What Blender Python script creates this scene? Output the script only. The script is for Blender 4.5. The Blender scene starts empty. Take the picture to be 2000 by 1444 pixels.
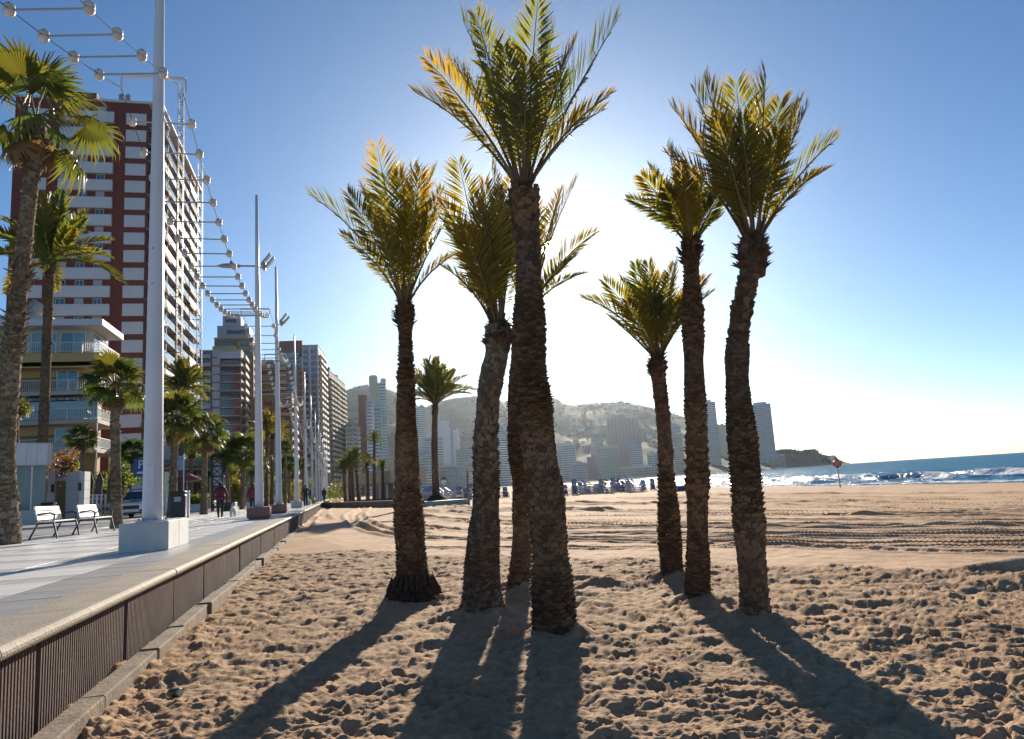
import bpy, bmesh, math, random
import numpy as np
from mathutils import Vector, Matrix, noise as mnoise
rad = math.radians
scene = bpy.context.scene
COL = scene.collection

# ------------------------------------------------------------ camera
FPX = 1420.0                       # focal length in pixels of the 2000 px wide photograph
ROLL, PITCH, CAMZ = rad(3.65), math.atan(224.6 / 1420.0), 1.40
vF = Vector((0, math.cos(PITCH), math.sin(PITCH)))
_R0 = Vector((1, 0, 0)); _U0 = Vector((0, -math.sin(PITCH), math.cos(PITCH)))
vR = _R0 * math.cos(ROLL) - _U0 * math.sin(ROLL)
vU = _U0 * math.cos(ROLL) + _R0 * math.sin(ROLL)
CAM = Vector((0, 0, CAMZ))
cam_d = bpy.data.cameras.new('camera'); cam = bpy.data.objects.new('camera', cam_d); COL.objects.link(cam)
cam_d.sensor_fit = 'HORIZONTAL'; cam_d.sensor_width = 36.0; cam_d.lens = 36.0 * FPX / 2000.0
cam_d.clip_start = 0.05; cam_d.clip_end = 60000
m3 = Matrix((vR, vU, -vF)).transposed()
cam.matrix_world = Matrix.Translation(CAM) @ m3.to_4x4()
scene.camera = cam

# ------------------------------------------------------------ sky, sun, exposure
SUN_EL, SUN_AZ = rad(18.1), rad(3.76)      # azimuth from +Y towards +X
SUN_DIR = Vector((math.sin(SUN_AZ) * math.cos(SUN_EL), math.cos(SUN_AZ) * math.cos(SUN_EL), math.sin(SUN_EL)))
world = bpy.data.worlds.new('World'); scene.world = world; world.use_nodes = True
wn = world.node_tree; bg = wn.nodes['Background']
sky = wn.nodes.new('ShaderNodeTexSky'); sky.sky_type = 'NISHITA'
sky.sun_disc = True; sky.sun_size = rad(1.3); sky.sun_intensity = 0.006
sky.sun_elevation = SUN_EL; sky.sun_rotation = SUN_AZ
sky.altitude = 0; sky.air_density = 0.8; sky.dust_density = 0.31; sky.ozone_density = 2.0
hsv = wn.nodes.new('ShaderNodeHueSaturation'); hsv.inputs['Saturation'].default_value = 1.17
tint = wn.nodes.new('ShaderNodeMixRGB'); tint.blend_type = 'MULTIPLY'; tint.inputs[0].default_value = 1.0; tint.inputs[2].default_value = (0.89, 1.03, 1.11, 1)   # the camera's cool white balance
wn.links.new(sky.outputs[0], hsv.inputs['Color']); wn.links.new(hsv.outputs[0], tint.inputs[1]); wn.links.new(tint.outputs[0], bg.inputs[0]); bg.inputs[1].default_value = 0.063
sun_d = bpy.data.lights.new('sun', 'SUN'); sun = bpy.data.objects.new('sun', sun_d); COL.objects.link(sun)
sun_d.energy = 5.0; sun_d.angle = rad(0.55); sun_d.color = (1.0, 0.89, 0.73)
sun.rotation_euler = SUN_DIR.to_track_quat('Z', 'Y').to_euler(); sun.location = (0, 0, 60)
scene.view_settings.view_transform = 'Standard'; scene.view_settings.look = 'None'
scene.view_settings.exposure = 0.85; scene.view_settings.gamma = 1.0
scene.render.engine = 'CYCLES'
scene.cycles.max_bounces = 7; scene.cycles.transparent_max_bounces = 12; scene.cycles.volume_bounces = 0
scene.cycles.use_denoising = True

# ------------------------------------------------------------ pixel helpers (photograph pixels, 2000 x 1444)
def ray(x, y): return vF + vR * ((x - 1000) / FPX) - vU * ((y - 722) / FPX)
def at(x, y, z=0.0):
    d = ray(x, y); return CAM + d * ((z - CAMZ) / d.z)
def atY(x, y, Y):
    d = ray(x, y); return CAM + d * (Y / d.y)
def pscale(P):                      # metres per photo pixel at P
    return (Vector(P) - CAM).dot(vF) / FPX
# promenade frame: s along the sea wall, o inland from its outer edge
PD = Vector((-0.2402, 0.9707, 0)); PN = Vector((0.9707, 0.2402, 0)); PROT = math.atan2(0.2402, 0.9707)
def PW(s, o, z=0.0):
    v = Vector((-1.85, 0, 0)) + PD * s - PN * o; v.z = z; return v
def prom_z(o): return 0.70 + 0.02 * min(max(0.0, o - 2.0), 24.0)
def off_of(P): return -(Vector((P[0] + 1.85, P[1], 0))).dot(PN)
def s_of(P): return (Vector((P[0] + 1.85, P[1], 0))).dot(PD)
def atP(x, y):                      # pixel on the promenade surface
    z = 0.75
    for _ in range(12):
        P = at(x, y, z); z = prom_z(off_of(P))
    return P
def s_at(px, o):                    # s of the point at inland offset o that shows in pixel column px (on the horizon)
    hy = 905 - (px - 1655) * 0.0638
    d = ray(px, hy); k = d.x / d.y
    # (-1.85 + PD.x s - PN.x o) = k (PD.y s - PN.y o)
    return (1.85 + PN.x * o - k * PN.y * o) / (PD.x - k * PD.y)

# ------------------------------------------------------------ object helpers
def tag(o, label=None, cat=None, group=None, kind=None):
    if label: o['label'] = label
    if cat: o['category'] = cat
    if group: o['group'] = group
    if kind: o['kind'] = kind
    return o
def empty(name, loc=(0, 0, 0), rz=0.0, label=None, cat=None, group=None):
    o = bpy.data.objects.new(name, None); COL.objects.link(o); o.empty_display_size = 0.3
    o.location = loc; o.rotation_euler = (0, 0, rz)
    return tag(o, label, cat, group)
def link(name, me, parent=None, loc=None, rot=None, scale=None):
    o = bpy.data.objects.new(name, me); COL.objects.link(o)
    if parent is not None: o.parent = parent
    if loc is not None: o.location = loc
    if rot is not None: o.rotation_euler = rot
    if scale is not None: o.scale = scale
    return o
def copy_tree(o, parent=None):
    c = o.copy(); COL.objects.link(c); c.parent = parent
    for ch in list(o.children): copy_tree(ch, c)
    return c
class MB:
    def __init__(s): s.v = []; s.f = []
    def add(s, vs, fs):
        n = len(s.v); s.v += [tuple(v) for v in vs]; s.f += [tuple(i + n for i in f) for f in fs]; return s
    def box(s, x0, x1, y0, y1, z0, z1):
        return s.add([(x0,y0,z0),(x1,y0,z0),(x1,y1,z0),(x0,y1,z0),(x0,y0,z1),(x1,y0,z1),(x1,y1,z1),(x0,y1,z1)],
                     [(0,3,2,1),(4,5,6,7),(0,1,5,4),(1,2,6,5),(2,3,7,6),(3,0,4,7)])
    def bbox(s, x0, x1, y0, y1, z0, z1, b=0.01):       # box with chamfered edges
        bm = bmesh.new(); bmesh.ops.create_cube(bm, size=1)
        for v in bm.verts: v.co = Vector(((x0+x1)/2 + v.co.x*(x1-x0), (y0+y1)/2 + v.co.y*(y1-y0), (z0+z1)/2 + v.co.z*(z1-z0)))
        bmesh.ops.bevel(bm, geom=bm.edges[:], offset=b, segments=1, affect='EDGES')
        bm.verts.index_update()
        s.add([v.co for v in bm.verts], [[v.index for v in f.verts] for f in bm.faces]); bm.free(); return s
    def tube(s, pts, rads, n=8, cap=True, jit=None):
        pts = [Vector(p) for p in pts]
        if not hasattr(rads, '__len__'): rads = [rads] * len(pts)
        vs = []; fs = []
        ref = Vector((0.13, 0.98, 0.11))
        for i, p in enumerate(pts):
            t = (pts[min(i+1, len(pts)-1)] - pts[max(i-1, 0)]).normalized()
            r0 = ref if abs(t.dot(ref)) < 0.95 else Vector((1, 0, 0))
            a = t.cross(r0).normalized(); b = t.cross(a).normalized()
            for k in range(n):
                th = 2 * math.pi * k / n
                rr = rads[i] * (jit(i, k) if jit else 1)
                vs.append(p + a * (math.cos(th) * rr) + b * (math.sin(th) * rr))
        for i in range(len(pts) - 1):
            for k in range(n):
                k2 = (k + 1) % n
                fs.append((i*n+k, i*n+k2, (i+1)*n+k2, (i+1)*n+k))
        if cap:
            fs.append(tuple(range(n))[::-1]); fs.append(tuple((len(pts)-1)*n + k for k in range(n)))
        return s.add(vs, fs)
    def lathe(s, prof, n=16, c=(0, 0, 0)):              # prof: [(r, z)]
        vs = []; fs = []
        for r, z in prof:
            for k in range(n):
                th = 2*math.pi*k/n; vs.append((c[0] + r*math.cos(th), c[1] + r*math.sin(th), c[2] + z))
        for i in range(len(prof)-1):
            for k in range(n):
                k2 = (k+1) % n; fs.append((i*n+k, i*n+k2, (i+1)*n+k2, (i+1)*n+k))
        fs.append(tuple(range(n))[::-1]); fs.append(tuple((len(prof)-1)*n+k for k in range(n)))
        return s.add(vs, fs)
    def prism(s, poly, axis, a, b):                     # poly of 2D points extruded along an axis ('x','y','z') from a to b
        def P(u, v, w): return {'x': (w, u, v), 'y': (u, w, v), 'z': (u, v, w)}[axis]
        n = len(poly)
        vs = [P(u, v, a) for u, v in poly] + [P(u, v, b) for u, v in poly]
        fs = [tuple(range(n))[::-1], tuple(range(n, 2*n))] + [(i, (i+1) % n, n+(i+1) % n, n+i) for i in range(n)]
        return s.add(vs, fs)
    def mesh(s, name, mat, smooth=False, fix=True):
        me = bpy.data.meshes.new(name); me.from_pydata(s.v, [], s.f); me.update()
        if fix:
            bm = bmesh.new(); bm.from_mesh(me); bmesh.ops.recalc_face_normals(bm, faces=bm.faces[:]); bm.to_mesh(me); bm.free()
        if mat is not None: me.materials.append(mat)
        if smooth: me.polygons.foreach_set('use_smooth', [True] * len(me.polygons))
        return me
    def build(s, name, mat, parent=None, loc=None, rot=None, smooth=False, fix=True):
        return link(name, s.mesh(name, mat, smooth, fix), parent, loc, rot)
def grid_mesh(name, V, nr, nc, mat, smooth=True):       # V (nr*nc,3) numpy array
    idx = np.arange(nr*nc).reshape(nr, nc)
    q = np.stack([idx[:-1, :-1], idx[:-1, 1:], idx[1:, 1:], idx[1:, :-1]], -1).reshape(-1, 4)
    me = bpy.data.meshes.new(name)
    me.vertices.add(nr*nc); me.vertices.foreach_set('co', V.astype(np.float32).ravel())
    me.loops.add(q.size); me.loops.foreach_set('vertex_index', q.astype(np.int32).ravel())
    me.polygons.add(len(q)); me.polygons.foreach_set('loop_start', np.arange(0, q.size, 4, dtype=np.int32))
    me.polygons.foreach_set('loop_total', np.full(len(q), 4, dtype=np.int32))
    me.polygons.foreach_set('use_smooth', np.full(len(q), smooth))
    me.update(calc_edges=True); me.materials.append(mat)
    return me

# ------------------------------------------------------------ materials
MATS = {}
def mat(name, col, rough=0.7, col2=None, scale=4.0, bump=0.0, bscale=30.0, metal=0.0, spec=0.5, stretch=None, detail=4.0, emit=None):
    if name in MATS: return MATS[name]
    m = bpy.data.materials.new(name); m.use_nodes = True; nt = m.node_tree; N = nt.nodes; L = nt.links
    b = N['Principled BSDF']; b.inputs['Roughness'].default_value = rough; b.inputs['Metallic'].default_value = metal
    b.inputs['Specular IOR Level'].default_value = spec
    tc = N.new('ShaderNodeTexCoord'); mp = N.new('ShaderNodeMapping'); L.new(tc.outputs['Object'], mp.inputs[0])
    if stretch: mp.inputs['Scale'].default_value = stretch
    c2 = col2 if col2 else tuple(c * 0.82 for c in col)
    nz = N.new('ShaderNodeTexNoise'); nz.inputs['Scale'].default_value = scale; nz.inputs['Detail'].default_value = detail
    L.new(mp.outputs[0], nz.inputs['Vector'])
    rp = N.new('ShaderNodeValToRGB'); rp.color_ramp.elements[0].position = 0.33; rp.color_ramp.elements[1].position = 0.68
    rp.color_ramp.elements[0].color = (*c2, 1); rp.color_ramp.elements[1].color = (*col, 1)
    L.new(nz.outputs[0], rp.inputs[0]); L.new(rp.outputs[0], b.inputs['Base Color'])
    if bump:
        n2 = N.new('ShaderNodeTexNoise'); n2.inputs['Scale'].default_value = bscale; n2.inputs['Detail'].default_value = 5
        L.new(mp.outputs[0], n2.inputs['Vector'])
        bp = N.new('ShaderNodeBump'); bp.inputs['Strength'].default_value = bump; bp.inputs['Distance'].default_value = 0.02
        L.new(n2.outputs[0], bp.inputs['Height']); L.new(bp.outputs[0], b.inputs['Normal'])
    MATS[name] = m; return m
def glass(name, col, rough=0.08):
    if name in MATS: return MATS[name]
    m = mat(name, col, rough, tuple(c * 0.6 for c in col), 0.6, spec=0.9); return m
def leafmat(name, green, yellow, trans, tipcol, dry=0.35):
    m = bpy.data.materials.new(name); m.use_nodes = True; nt = m.node_tree; N = nt.nodes; L = nt.links
    b = N['Principled BSDF']; out = N['Material Output']
    b.inputs['Roughness'].default_value = 0.42; b.inputs['Specular IOR Level'].default_value = 0.5
    oi = N.new('ShaderNodeObjectInfo'); at_ = N.new('ShaderNodeAttribute'); at_.attribute_name = 'tipness'
    nz = N.new('ShaderNodeTexNoise'); nz.inputs['Scale'].default_value = 1.7; nz.inputs['Detail'].default_value = 3
    tc = N.new('ShaderNodeTexCoord'); L.new(tc.outputs['Object'], nz.inputs['Vector'])
    mx = N.new('ShaderNodeMixRGB'); mx.inputs[1].default_value = (*green, 1); mx.inputs[2].default_value = (*yellow, 1)
    ad = N.new('ShaderNodeMath'); ad.operation = 'ADD'; L.new(oi.outputs['Random'], ad.inputs[0]); L.new(nz.outputs[0], ad.inputs[1])
    ms = N.new('ShaderNodeMapRange'); ms.inputs[1].default_value = 0.55; ms.inputs[2].default_value = 1.45; L.new(ad.outputs[0], ms.inputs[0])
    L.new(ms.outputs[0], mx.inputs[0])
    # dry tips: attribute (0 base .. 1 tip of frond) and per-frond dryness
    m2 = N.new('ShaderNodeMath'); m2.operation = 'MULTIPLY_ADD'; L.new(oi.outputs['Random'], m2.inputs[0]); m2.inputs[1].default_value = 0.45; m2.inputs[2].default_value = -0.28 - 0.5 * (0.35 - dry)
    m3_ = N.new('ShaderNodeMath'); m3_.operation = 'ADD'; L.new(m2.outputs[0], m3_.inputs[0]); L.new(at_.outputs['Fac'], m3_.inputs[1])
    mr = N.new('ShaderNodeMapRange'); mr.inputs[1].default_value = 0.55; mr.inputs[2].default_value = 1.15; L.new(m3_.outputs[0], mr.inputs[0])
    mt = N.new('ShaderNodeMixRGB'); L.new(mr.outputs[0], mt.inputs[0]); L.new(mx.outputs[0], mt.inputs[1]); mt.inputs[2].default_value = (*tipcol, 1)
    L.new(mt.outputs[0], b.inputs['Base Color'])
    tr = N.new('ShaderNodeBsdfTranslucent')
    tm = N.new('ShaderNodeMixRGB'); tm.blend_type = 'MULTIPLY'; tm.inputs[0].default_value = 1.0
    L.new(mt.outputs[0], tm.inputs[1]); tm.inputs[2].default_value = (*trans, 1); L.new(tm.outputs[0], tr.inputs[0])
    ms2 = N.new('ShaderNodeMixShader'); ms2.inputs[0].default_value = 0.55
    L.new(b.outputs[0], ms2.inputs[1]); L.new(tr.outputs[0], ms2.inputs[2]); L.new(ms2.outputs[0], out.inputs[0])
    MATS[name] = m; return m
WHITE = mat('white_paint', (0.72, 0.72, 0.74), 0.45, (0.62, 0.62, 0.65), 1.5)
POLE = mat('pole_paint', (0.66, 0.66, 0.70), 0.38, (0.58, 0.58, 0.62), 0.8)
STEEL = mat('grey_steel', (0.32, 0.33, 0.34), 0.45, metal=0.3)
DARK = mat('dark_metal', (0.03, 0.03, 0.035), 0.5)
BLACKP = mat('black_plastic', (0.02, 0.02, 0.022), 0.45)
_UB = {}
def ubox(m):
    if m.name not in _UB: _UB[m.name] = MB().box(-.5, .5, -.5, .5, -.5, .5).mesh('box_' + m.name, m)
    return _UB[m.name]
def pb(name, parent, x0, x1, y0, y1, z0, z1, m, sub=None):
    """box part in the thing's own frame; with sub it becomes a sub-part of that part"""
    o = bpy.data.objects.new(name, ubox(m)); COL.objects.link(o)
    o.location = ((x0+x1)/2, (y0+y1)/2, (z0+z1)/2); o.scale = (abs(x1-x0), abs(y1-y0), abs(z1-z0))
    if sub is not None:
        o.parent = sub; o.matrix_parent_inverse = sub.matrix_basis.inverted()
    else: o.parent = parent
    return o
# ------------------------------------------------------------ sand
rng = np.random.default_rng(11)
def fftnoise(h, w, beta, lo, hi, seed):                 # band-limited noise, periods in pixels lo..hi
    r = np.random.default_rng(seed); F = np.fft.rfft2(r.standard_normal((h, w)))
    fy = np.fft.fftfreq(h)[:, None]; fx = np.fft.rfftfreq(w)[None, :]
    k = np.hypot(fx, fy); k[0, 0] = 1
    F = F * k ** (-beta) * (k < 1.0/lo) * (k > 1.0/hi)
    n = np.fft.irfft2(F, s=(h, w)); return n / n.std()
RES = 0.0125; HX0, HX1, HY0, HY1 = -9.0, 14.0, 1.6, 19.0
HW, HH = int((HX1-HX0)/RES), int((HY1-HY0)/RES)
hm = 0.010 * fftnoise(HH, HW, 1.6, 4, 50, 3) + 0.012 * fftnoise(HH, HW, 1.2, 24, 160, 4)

def stamp(cx, cy, a, la, lb, dep):
    R = int((la * 2.1) / RES); ix, iy = int((cx-HX0)/RES), int((cy-HY0)/RES)
    if ix-R < 0 or iy-R < 0 or ix+R+1 > HW or iy+R+1 > HH: return
    g = np.arange(-R, R+1) * RES; X, Y = np.meshgrid(g, g)
    u = (X*math.cos(a) + Y*math.sin(a)) / la; v = (-X*math.sin(a) + Y*math.cos(a)) / lb
    r2 = u*u + v*v; r_ = np.sqrt(r2)
    pit = -np.clip(1 - r2*0.9, 0, 1) ** 0.8 + 0.55 * np.exp(-((r_ - 1.22) / 0.30) ** 2) * (0.65 + 0.5*np.sin(math.atan2(1, 2) + 2*u))
    hm[iy-R:iy+R+1, ix-R:ix+R+1] += dep * pit
for _ in range(9000):
    stamp(rng.uniform(HX0, HX1), rng.uniform(HY0, HY1), rng.uniform(0, math.pi), rng.uniform(.05, .12), rng.uniform(.03, .06), rng.uniform(.005, .030))
for _ in range(5000):
    stamp(rng.uniform(HX0, HX1), rng.uniform(HY0, HY1), rng.uniform(0, math.pi), rng.uniform(.05, .09), rng.uniform(.035, .06), rng.uniform(.005, .018))
wx = 2.2*fftnoise(HH, HW, 1.3, 5, 30, 7); wy = 2.2*fftnoise(HH, HW, 1.3, 5, 30, 8)
def bil(A, fx, fy):
    fx = np.clip(fx, 0, A.shape[1]-1.01); fy = np.clip(fy, 0, A.shape[0]-1.01)
    ix = fx.astype(int); iy = fy.astype(int); tx = fx-ix; ty = fy-iy
    return (A[iy, ix]*(1-tx) + A[iy, ix+1]*tx)*(1-ty) + (A[iy+1, ix]*(1-tx) + A[iy+1, ix+1]*tx)*ty
def sst(a, b, x): t = np.clip((x-a)/(b-a), 0, 1); return t*t*(3-2*t)
SEA_Z = -0.8
_gx, _gy = np.meshgrid(np.arange(HW, dtype=float), np.arange(HH, dtype=float))
hm = bil(hm, _gx+wx, _gy+wy) + 0.0040 * fftnoise(HH, HW, 0.9, 2.5, 14, 5)   # crumbled, irregular outlines
del _gx, _gy, wx, wy
def shore_x(Y): return np.interp(Y, [-200, 20, 53, 90, 150, 230, 312, 420, 520, 640], [62, 48, 38.5, 31, 28, 27, 27, 33, 52, 120])
# rows and columns of a sheet that is finer where it is nearer
rows = [1.7]
while rows[-1] < 420:
    y = rows[-1]; d = 0.85 * y*y / 1018
    if y < 22: d = min(d, 0.05)
    elif y < 60: d = min(d, 0.16)
    else: d = min(d, 6.0)
    rows.append(y + d)
rows = np.array(rows); ks = np.concatenate([np.linspace(-0.90, 0.96, 700), np.linspace(0.98, 2.4, 60)])
KK, YY = np.meshgrid(ks, rows); XX = KK * YY
OFFR = (XX + 1.85) * PN.x + YY * PN.y                   # metres seaward of the wall
SHX = shore_x(YY); tb = (XX - (SHX - 44)) / 44.0
ZZ = SEA_Z * np.clip(tb, 0, 1.6) ** 1.25
# where the trampled sand ends: a line traced on the ground
edge = [at(*q) for q in [(560, 1035), (640, 1060), (730, 1078), (830, 1084), (960, 1086), (1120, 1088), (1300, 1096), (1480, 1102), (1640, 1108), (1800, 1116), (2000, 1122)]]
ex = np.array([e.x for e in edge]); ey = np.array([e.y for e in edge])
order = np.argsort(ex); EY = np.interp(XX, ex[order], ey[order])
rough = 1 - sst(-0.35, 0.35, YY - EY + 0.25*np.sin(XX*2.3) + 0.15*np.sin(XX*5.1+1))
fx = (XX - HX0)/RES; fy = (YY - HY0)/RES
inside = (XX > HX0) & (XX < HX1) & (YY > HY0) & (YY < HY1)
ZZ = ZZ + np.where(inside, bil(hm, fx, fy), 0) * (0.10 + 0.90*rough)
# little ridge pushed up along the edge, stronger to the right
ZZ += 0.03 * np.exp(-((YY-EY+0.2)/0.35)**2) * sst(1, 8, XX)
# soft relief of the raked sand
lowr = fftnoise(700, 700, 1.2, 8, 120, 21); smx = fftnoise(900, 900, 0.8, 3, 24, 22)
ZZ += (1-rough) * (0.010 * bil(lowr, (XX*6) % 690, (YY*4) % 690) + 0.006 * bil(smx, (XX*14+300) % 890, (YY*9) % 890))
# sand drifted against the wall
ZZ += 0.06 * np.exp(-np.clip(OFFR-0.1, 0, 9)/0.5) * (0.5 + 0.5*np.sin(YY*1.1)) * (YY < 80)
# tyre tracks: polylines of photograph pixels on the sand: (points, half gauge, depth, tread)
TR = [([(2040, 972), (1800, 974), (1600, 978), (1480, 972), (1300, 968)], .16, .05, 0),
      ([(2040, 986), (1750, 985), (1600, 980), (1480, 977), (1380, 975), (1120, 972)], .2, .06, 1),
      ([(2040, 1003), (1800, 998), (1620, 992), (1480, 987), (1380, 984), (1110, 990), (1000, 985)], .2, .07, 1),
      ([(2040, 1013), (1800, 1012), (1600, 1013), (1480, 1010), (1380, 1008), (1120, 1000), (1000, 1000), (900, 996), (830, 990)], .24, .08, 0),
      ([(2040, 1019), (1820, 1016), (1600, 1014), (1480, 1012), (1300, 1010), (1110, 1003)], .2, .06, 1),
      ([(2040, 1037), (1960, 1036), (1850, 1037), (1700, 1041), (1560, 1043), (1480, 1042), (1300, 1040), (1110, 1036), (1000, 1032), (900, 1025), (800, 1010)], .3, .10, 0),
      ([(2040, 1058), (1800, 1059), (1600, 1060), (1480, 1059), (1300, 1055), (1110, 1052), (1000, 1050), (900, 1046), (830, 1038)], .24, .08, 1),
      ([(2040, 1078), (1800, 1078), (1620, 1078), (1480, 1077), (1300, 1072), (1110, 1069), (990, 1066), (900, 1062), (830, 1060), (770, 1056), (720, 1046), (690, 1026), (684, 1010), (700, 1000), (740, 992)], .22, .085, 1),
      ([(2040, 1098), (1850, 1094), (1700, 1089), (1560, 1083)], .25, .05, 1),
      ([(835, 1052), (780, 1046), (740, 1038), (710, 1022), (696, 1008), (710, 998)], .16, .06, 0),
      ([(1000, 1020), (930, 1012), (870, 1004), (820, 1002)], .2, .06, 0),
      ([(640, 1020), (625, 1008), (632, 998), (650, 992)], .25, .05, 0), ([(590, 1046), (604, 1022), (622, 1004)], .25, .05, 0),
      ([(1340, 958), (1200, 972), (1060, 978), (900, 985)], .3, .07, 0), ([(1380, 965), (1500, 962), (1700, 960), (2040, 957)], .3, .06, 0)]
_rt = random.Random(31)
for i in range(26):                                     # fine rake lines between the ruts
    y0 = 962 + i*4.9 + _rt.uniform(-2, 2); x1 = _rt.choice([840, 1000, 1120, 1300]); dr = _rt.uniform(-10, 6)
    TR.append(([(2040, y0), (1750, y0 + _rt.uniform(-1.5, 1.5)), (1500, y0 + dr*.3 + _rt.uniform(-1.5, 1.5)), (1300, y0 + dr*.6), (x1, y0 + dr)] if x1 < 1300 else [(2040, y0), (1800, y0 + _rt.uniform(-1.5, 1.5)), (1600, y0 + dr*.5), (1400, y0 + dr)], _rt.uniform(.05, .10), _rt.uniform(.028, .055), 0))
for pts, hw, dep, tread in TR:
    P = [at(*q, -0.15) for q in pts]
    Q = np.array([(p.x, p.y) for p in P])
    # smooth polyline
    for _ in range(3):
        q2 = [Q[0]]
        for a, b in zip(Q[:-1], Q[1:]): q2 += [a*.75 + b*.25, a*.25 + b*.75]
        q2.append(Q[-1]); Q = np.array(q2)
    y0, y1 = Q[:, 1].min()-2.5, Q[:, 1].max()+2.5
    r0, r1 = np.searchsorted(rows, y0), np.searchsorted(rows, y1)
    X = XX[r0:r1]; Y = YY[r0:r1]; D = np.full(X.shape, 9.0); S = np.zeros(X.shape); acc = 0
    for a, b in zip(Q[:-1], Q[1:]):
        ab = b-a; L2 = ab @ ab + 1e-9; t = np.clip(((X-a[0])*ab[0] + (Y-a[1])*ab[1])/L2, 0, 1)
        dd = np.hypot(X-a[0]-t*ab[0], Y-a[1]-t*ab[1]); mk = dd < D; D[mk] = dd[mk]; S[mk] = (acc + t*math.sqrt(L2))[mk]; acc += math.sqrt(L2)
    wide = np.maximum(.62*hw, np.minimum(Y, 60)*.0065)                     # ruts far away are wide scraper marks
    prof = -np.exp(-(D/wide)**4) + 0.75*np.exp(-((D-1.45*wide)/(0.45*wide))**2)
    if tread: prof = prof + 0.35*np.sign(np.sin(S*21))*(D < wide)*(Y < 24)
    mod = 0.85 + 0.25*np.sin(S*0.31+dep*90) + 0.12*np.sin(S*1.7)
    ZZ[r0:r1] += 0.95*dep * prof * mod * (0.35 + 0.65*(1-rough[r0:r1])) * np.clip(np.minimum(Y, 60)/18, 1, 2.4)
# mounds: low heap right of centre, big heap at right edge
for (px, py, hgt, rx, ry) in [(1178, 1142, .10, .30, .22), (1985, 1112, .16, .7, .25), (1930, 1140, .06, .8, .3)]:
    c = at(px, py); ZZ += hgt * np.exp(-(((XX-c.x)/rx)**2 + ((YY-c.y)/ry)**2)**1.3)
for (px, py, r_) in [(808, 1172, .34), (940, 1200, .30), (1017, 1148, .26), (1083, 1244, .27), (1312, 1132, .25), (1362, 1174, .23), (1475, 1210, .22)]:
    c = at(px, py); rr_ = np.hypot(XX-c.x, (YY-c.y)); ZZ += .075*np.exp(-((rr_-r_*.6)/.22)**2)*(1+.4*np.sin(np.arctan2(YY-c.y, XX-c.x)*3+px))
ZZ = np.where(OFFR < -0.6, -0.3, ZZ)                    # under the promenade
SANDZ = (rows, ks, ZZ)
def sand_z(x, y):
    j = np.interp(y, rows, np.arange(len(rows))); i = np.interp(x/max(y, 1.7), ks, np.arange(len(ks)))
    return float(bil(ZZ, np.array([i]), np.array([j]))[0])
def sand_material():
    m = bpy.data.materials.new('sand'); m.use_nodes = True; nt = m.node_tree; N = nt.nodes; L = nt.links
    b = N['Principled BSDF']; b.inputs['Roughness'].default_value = 0.95; b.inputs['Specular IOR Level'].default_value = 0.15
    tc = N.new('ShaderNodeTexCoord')
    def nz(s, d=6): 
        n = N.new('ShaderNodeTexNoise'); n.inputs['Scale'].default_value = s; n.inputs['Detail'].default_value = d; L.new(tc.outputs['Object'], n.inputs['Vector']); return n
    a = nz(0.6); c = nz(14, 8); g = nz(420, 3)
    r1 = N.new('ShaderNodeValToRGB'); r1.color_ramp.elements[0].color = (0.32, 0.194, 0.110, 1); r1.color_ramp.elements[1].color = (0.44, 0.282, 0.166, 1)
    r1.color_ramp.elements[0].position = .3; r1.color_ramp.elements[1].position = .7; L.new(a.outputs[0], r1.inputs[0])
    mx = N.new('ShaderNodeMixRGB'); mx.blend_type = 'OVERLAY'; mx.inputs[0].default_value = 0.45; L.new(r1.outputs[0], mx.inputs[1]); L.new(c.outputs[0], mx.inputs[2])
    mg = N.new('ShaderNodeMixRGB'); mg.blend_type = 'OVERLAY'; mg.inputs[0].default_value = 0.5; L.new(mx.outputs[0], mg.inputs[1]); L.new(g.outputs[0], mg.inputs[2])
    ra = N.new('ShaderNodeAttribute'); ra.attribute_name = 'raked'; md = N.new('ShaderNodeMixRGB'); md.blend_type = 'MULTIPLY'; L.new(ra.outputs['Fac'], md.inputs[0]); L.new(mg.outputs[0], md.inputs[1]); md.inputs[2].default_value = (1.36, 1.40, 1.46, 1)   # dry raked sand is paler
    wa = N.new('ShaderNodeAttribute'); wa.attribute_name = 'wet'
    mw = N.new('ShaderNodeMixRGB'); L.new(wa.outputs['Fac'], mw.inputs[0]); L.new(md.outputs[0], mw.inputs[1]); mw.inputs[2].default_value = (.13, .085, .055, 1); L.new(mw.outputs[0], b.inputs['Base Color'])
    mr_ = N.new('ShaderNodeMapRange'); mr_.inputs[3].default_value = .95; mr_.inputs[4].default_value = .35; L.new(wa.outputs['Fac'], mr_.inputs[0]); L.new(mr_.outputs[0], b.inputs['Roughness'])
    bp = N.new('ShaderNodeBump'); bp.inputs['Strength'].default_value = .55; bp.inputs['Distance'].default_value = .012
    g2 = nz(60, 8); L.new(g2.outputs[0], bp.inputs['Height']); L.new(bp.outputs[0], b.inputs['Normal'])
    MATS['sand'] = m; return m
SAND = sand_material()
V = np.stack([XX, YY, ZZ], -1).reshape(-1, 3)
sand_me = grid_mesh('beach_sand', V, len(rows), len(ks), SAND)
WET = sst(-4.2, -1.6, XX - SHX + .9*np.sin(YY*.35) + .5*np.sin(YY*1.1))
rk_ = sand_me.attributes.new('raked', 'FLOAT', 'POINT'); rk_.data.foreach_set('value', (1-rough).astype(np.float32).ravel())
wt_ = sand_me.attributes.new('wet', 'FLOAT', 'POINT'); wt_.data.foreach_set('value', WET.astype(np.float32).ravel())
sand = link('beach_sand', sand_me); tag(sand, 'pale brown beach sand, trampled in front and raked behind', 'sand', kind='structure')
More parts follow.
